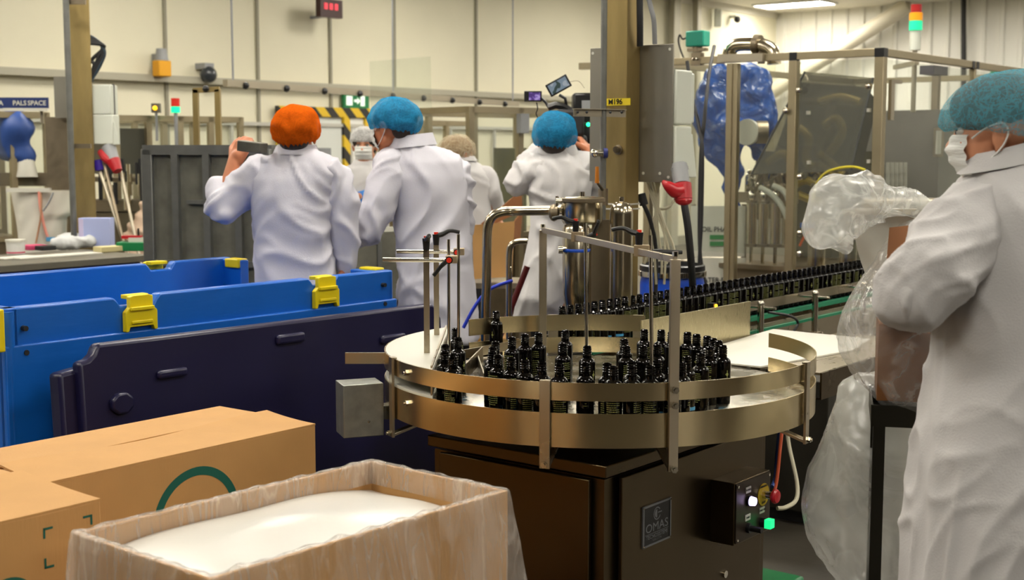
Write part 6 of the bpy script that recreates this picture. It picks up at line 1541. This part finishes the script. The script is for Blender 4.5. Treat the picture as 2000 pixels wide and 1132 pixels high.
part('spine_label', MB().box((-.085,-.051,.10), (.03,.004,.17)), mat('spine_lilac','#c0b8d8',.6), ff)
bx('teal_box', 'small teal carton behind the lilac folder box', 'box', 166, 470, .10, .07, .235, mat('teal_box','#5fb0b8',.6))
q = onb(31, 496); tb_ = thing('white_tub', 'small white tub with pink rim near the end of the workbench', 'tub', q)
part('tub_body', MB().lathe([(0,0),(.052,0),(.056,.075),(0,.075)], 24), mat('tub_white','#d8d8d4',.35), tb_); part('lid', MB().lathe([(0,.075),(.059,.075),(.059,.09),(0,.09)], 24), M['white'], tb_); part('pink_band', MB().lathe([(.0535,.008),(.0545,.008),(.0548,.016),(.0538,.016)], 24), mat('pink','#d05070',.5), tb_)
bx('pink_pad', 'pink and black pad lying between the tub and crumpled bag', 'pad', 66, 487, .12, .12, .03, mat('pink_pad','#c04068',.6)); bx('black_pouch', 'black pouch lying beside the pink pad', 'pouch', 88, 488, .10, .10, .028, M['dark'])
crm = remeshed([('c', onb(112,486)+Vector((0,0,.035)), onb(175,484)+Vector((0,0,.04)), .034, .032), ('e', onb(140,480)+Vector((0,0,.04)), (.09,.06,.035))], .01, 3, 'crm'); displace(crm, crumple(.014,.004,14,30,2))
single('crumpled_bag', crm, mat('crumpled_white','#c6c8c8',.5), 'crumpled pale plastic bag lying before the lilac folder box', 'bag')
bx('paper_stack', 'loose white papers spread along the workbench edge', 'papers', 110, 500, .55, .14, .008, M['sheet'], bev=0); bx('paper_sheet', 'white paper lying tilted near the tub on the workbench', 'paper', 30, 503, .26, .12, .006, M['sheet'], rz=rw_+.2, bev=0)
bx('cream_pad', 'cream note pads stacked beside the green tray', 'pad', 213, 491, .17, .09, .035, mat('cream_pad','#c8bd8c',.7))
q = onb(262, 489); gt2 = thing('green_box', 'green open tray with red tool at the end of the workbench', 'tray', q)
part('tray', MB().box((0,0,.028), (.19,.12,.055)), M['green'], gt2, bevel=.004); part('red_tool', MB().box((-.01,0,.085), (.12,.05,.02)), M['red'], gt2); part('white_block', MB().box((.02,0,.068), (.09,.06,.03)), M['white'], gt2)
for k in (0, 1): part('black_pin', MB().cyl((.03+k*.035,0,.08),(.03+k*.035,0,.14), .006), M['black'], gt2)
# white sack on its hoop behind the bench
Yk = 9.25; K = lambda x, y, dy=0: atY(x, y, Yk+dy)
sk_ = thing('white_sack', 'big white sack with pink drawstrings hanging from a rail behind the workbench', 'sack', (K(80,480).x, Yk, 0))
def sf(u, v):
    xl_ = 22+12*math.sin(v*2.2)+8*v; xr_ = 136+4*v*v-10*math.sin(v*3.1)*(v > .3); a = 2*PI*u; x = (xl_+xr_)/2-(xr_-xl_)/2*math.cos(a); y = 372+(520-372)*v*1.15
    p = K(x, y); return Vector((p.x, Yk+.16*math.sin(a)+.012*ridge(Vector((u*9, v*3, 1))), p.z))
part('sack_body', MB().grid(sf, 72, 30, closed_u=True), mat('sack_white','#d6d2c6',.7), sk_, world=True, smooth=180)
part('rail', MB().box(K(56,371,-.17), (.30,.03,.028)), M['white'], sk_, world=True)
for dx in (-.13,.13): part('stand_leg', MB().box((K(80,400).x+dx, Yk+.17, K(80,371).z/2), (.025,.025,K(80,371).z)), M['steel_dull'], sk_, world=True)
part('drawstring', MB().tube([K(76,374,-.18), K(79,405,-.19), K(86,440,-.19), K(94,465,-.19)], .010, 6, smooth=4), mat('string_pink','#d88c7c',.6), sk_, world=True)
part('drawstring', MB().tube([K(80,376,-.18), K(80,420,-.2), K(74,455,-.19), K(70,475,-.19)], .007, 6, smooth=4), mat('string_brown','#b08060',.6), sk_, world=True)
part('drawstring', MB().tube([K(104,376,-.18), K(95,395,-.19), K(84,412,-.19)], .007, 6, smooth=4), M['grey'], sk_, world=True)
part('blue_tag', MB().box(K(99,467,-.2), (.06,.01,.03)), mat('tag_blue','#5098c8',.5), sk_, world=True)
s2 = thing('pink_striped_sack', 'cream pink-striped sack slumped beyond the green tray', 'sack', atY(262, 470, 9.1))
m_ = remeshed([('c', atY(282,400,9.1), atY(278,470,9.1), .03, .10), ('c', atY(270,440,9.1), atY(250,470,9.1), .06, .05), ('c', atY(278,450,9.1), Vector((atY(278,450,9.1).x, 9.1, .35)), .10, .12)], .015, 3, 'sack'); displace(m_, lambda p, n_: .012*math.sin(p.z*70+p.x*30))
place('sack_body', m_, mat('sack_cream','#cdb49c',.75), s2, world=True); place('sack_base', MB().box((atY(278,450,9.1).x,9.1,.13),(.3,.3,.26)).mesh('b'), M['dark'], s2, world=True)
for i, (x0,y0,x1,y1,m_,lab) in enumerate(((195,335,240,470,M['alu'],'leftmost of the thin rods leaning behind the folder box'), (203,318,228,420,M['steel_dull'],'thicker dull rod leaning behind the folder box'), (236,335,262,455,M['alu'],'rightmost thin rod leaning behind the green tray'))):
    a, b = atY(x0,y0,9.0), atY(x1,y1,8.85); b2 = a+(b-a)*(a.z/(a.z-b.z)); single('leaning_rod', MB().cyl(b2, a, .011), m_, lab, 'rod')
single('purple_cap', MB().cyl(atY(191,312,9.0), atY(195,332,9.0), .03), mat('purple','#38208c',.4), 'small purple cap on a rod behind the red plug', 'cap')
# ================================================================ FAR MACHINES
def cage(name, lab, px0, px1, pytop, Yn, dep, rz, n_b=2, hz=(.9,), gm=True, cat='machine', zp=None, depth_right=True):
    a = atY(px0, pytop, Yn); zt_ = a.z; d = Vector((math.cos(rz), math.sin(rz), 0)); k = (px1-1000)/2614
    L_ = (k*a.y-a.x)/(d.x-k*d.y); t = thing(name, lab, cat, (a.x, a.y, 0), rz)
    w_ = .045
    for i in range(n_b+1):
        for y in (0, dep): part('post', MB().box((L_*i/n_b, y, zt_/2), (w_,w_,zt_)), M['prof'], t)
    for y in (0, dep):
        part('beam', MB().box((L_/2, y, zt_-.02), (L_,w_,w_)), M['prof'], t)
        for h in hz: part('beam', MB().box((L_/2, y, h), (L_,w_*.8,w_*.8)), M['prof'], t)
    for x in (0, L_): part('beam', MB().box((x, dep/2, zt_-.02), (w_,dep,w_)), M['prof'], t)
    if gm:
        for i in range(n_b): part('glass_panel', MB().box((L_*(i+.5)/n_b, 0, (hz[0]+zt_)/2), (L_/n_b-.06,.006,zt_-hz[0]-.05)), M['glass'], t)
    part('base_cabinet', MB().box((L_/2, dep/2, hz[0]/2+.04), (L_-.08,dep-.06,hz[0]-.1)), M['steel_dull'], t)
    return t, L_, zt_
t1_, L1_, z1_ = cage('glazed_machine', 'glazed aluminium machine frame with navy sign, at the left edge', -120, 92, 216, 9.6, 1.0, R(40), 3)
q = atY(20, 201, 9.3); sgn = thing('overhead_sign', 'navy banner sign with pale lettering above the left glazed machine', 'sign', (q.x, q.y, q.z-.04))
part('sign_board', MB().box((-.0,0,.04), (.52,.02,.075), rz=R(3)), mat('sign_navy','#142a60',.5), sgn)
part('sign_edge', MB().box((0,0,-.005), (.52,.025,.02)), M['white'], sgn)
for tx, s__ in ((-.11,'MEDIA'),(.07,'PALS'),(.19,'SPACE')): me = text_mesh(s__, .045, frameM((tx,-.016,.038),(1,0,0),(0,0,1)), bold=True); place('lettering', me, M['white'], sgn)
for dx in (-.2,.2): part('sign_post', MB().box((dx,.05,-.05), (.02,.02,.1)), M['alu'], sgn)
bw2 = remeshed([('c', atY(30,250,10), atY(20,290,10), .13, .10), ('c', atY(22,280,10), atY(50,305,10), .10, .07)], .03, 2, 'w'); displace(bw2, lambda p, n_: .02*ridge(p*7))
single('blue_wrapped_part', bw2, mat('blue_wrap_far','#2c4c90',.5), 'blue film-wrapped motor inside the left glazed machine', 'motor')
t_ = thing('bottle_nozzles', 'pale cone and fittings inside the left glazed machine', 'fittings', atY(50,350,9.9))
part('cone', MB().lathe([(0,0),(.09,0),(.05,.2),(0,.2)], 20, Matrix.Translation(atY(50,345,10))), M['white'], t_, world=True)
part('plate', MB().box(atY(40,350,10.05), (.5,.05,.1)), M['steel_dull'], t_, world=True)
t2_, L2_2, z2_ = cage('long_glazed_line', 'long low glazed filling line beyond the stillage and rods', 225, 470, 225, 10.2, .9, R(38), 4)
part('hood', MB().box((.1,.3,1.55), (.35,.5,.35)), mat('hood_dark','#4a4638',.4,.5), t2_)
part('pipework', MB().tube([(.6,.4,1.3),(1.1,.4,1.35),(1.6,.4,1.3),(2.2,.4,1.35)], .02, 8, smooth=4), M['chrome'], t2_)
part('motor_block', MB().box((1.9,.4,1.4), (.25,.3,.35)), M['grey'], t2_)
rnd = random.Random(4)
nz = thing('line_fittings', 'rows of small steel fittings on the line behind the rods', 'fittings', atY(240,350,9.9))
for k in range(24):
    q = atY(192+rnd.random()*95, 325+rnd.random()*70, 9.8); part('fitting', MB().cyl(q+Vector((0,0,-.08)), q+Vector((0,0,.08)), .012+.012*rnd.random(), n=8), M['chrome'] if k % 2 else M['dark'], nz, world=True)
part('rack', MB().box(atY(240,400,9.95), (.5,.3,.08)), M['steel_dull'], nz, world=True); part('rack', MB().box(atY(240,350,9.95), (.5,.3,.03)), M['steel_dull'], nz, world=True)
part('rack_leg', MB().box((atY(240,400,9.95).x, 9.95, .55), (.45,.25,1.1)), M['steel_dull'], nz, world=True)
def small_tower(x, y, Yn, lab, red=True, s=1):
    q = atY(x, y, Yn); t = thing('signal_light', lab, 'signal light', q)
    part('green_lens', MB().cyl((0,0,-.02*s),(0,0,.02*s), .03*s), emis('tower_green','#10d898',1.6), t)
    if red: part('red_lens', MB().cyl((0,0,.02*s),(0,0,.075*s), .028*s), emis('tower_red','#b82010',.6), t)
    part('stem', MB().cyl((0,0,-.3*s),(0,0,-.02*s), .012*s), M['grey'], t); return t
small_tower(343, 214, 10.3, 'small red and green signal light above the long glazed line', s=1.15)
small_tower(1020, 230, 9.9, 'green signal light with orange top inside the far glazed cabinet', s=.9)
q = atY(305, 211, 10.3); t_ = thing('warning_light', 'grey box with a glowing amber eye above the long glazed line', 'lamp', q); part('housing', MB().box((0,0,0), (.06,.06,.07)), M['galv'], t_); part('amber_eye', MB().sphere((0,-.035,0), .018, 8), emis('amber_eye','#ffb818',3), t_); part('stem', MB().cyl((0,0,-.25),(0,0,-.03), .01), M['grey'], t_)
t3_, L3_, z3_ = cage('far_glazed_cabinet', 'glazed machine cabinet between the blond person and the camera operator', 918, 1190, 208, 9.4, 1.1, R(40), 3, hz=(.95,))
part('olive_panel', MB().box((.66,.35,1.2), (.30,.03,.75)), mat('olive_panel','#6c6a4c',.45,.4), t3_); part('latch_box', MB().box((L3_/3,-.04,1.75), (.08,.05,.14)), M['grey'], t3_)
part('slide', MB().box((L3_*.7,.3,1.4), (.05,.05,.6)), M['dark'], t3_)
t4_, L4_, z4_ = cage('rear_glazed_cabinet', 'pale glazed cabinet run along the back behind the masked person', 820, 920, 235, 12.5, .6, R(51), 2, hz=(1.0,))
# mid-height trunking across the hall with small fittings
al = atY(150, 152, 9.5); 
hr = thing('overhead_rail', 'long thin overhead rail with small black clamps crossing behind the people', 'rail', atY(560,170,11))
a, b = atY(440, 162, 10.2), atY(1010, 203, 13.8)
part('rail_bar', MB().bar(a, b, .05, .05), M['alu'], hr, world=True)
for k in range(9): q = a.lerp(b, (k+.5)/9); part('rail_clamp', MB().sphere(q+Vector((0,-.05,-.01)), .03, 8), M['dark'], hr, world=True)
for k in (0.02,.5,.98): q = a.lerp(b, k); part('rail_hanger', MB().cyl(q, (q.x,q.y,HC), .008), M['grey'], hr, world=True)
for px in (532, 992): pass
single('clear_screen', quad(atY(722,120,10.5), atY(840,110,10.2), atY(845,330,10.2), atY(726,330,10.5)), M['glass'], 'large clear hanging screen above the masked person', 'screen')

# low grey cabinet seen between the two coated people
q = atY(725, 452, 7.3); lg_ = thing('grey_cabinet', 'low grey steel cabinet between the orange-netted and the tall person', 'cabinet', (q.x, 7.5, 0), R(33))
part('cabinet_body', MB().box((0,0,q.z/2), (.55,.4,q.z)), M['galvp'], lg_, bevel=.004)
for x in (-.08,.1): part('door_strip', MB().box((x,-.206,q.z/2), (.025,.012,q.z-.1)), M['galv_rim'], lg_)
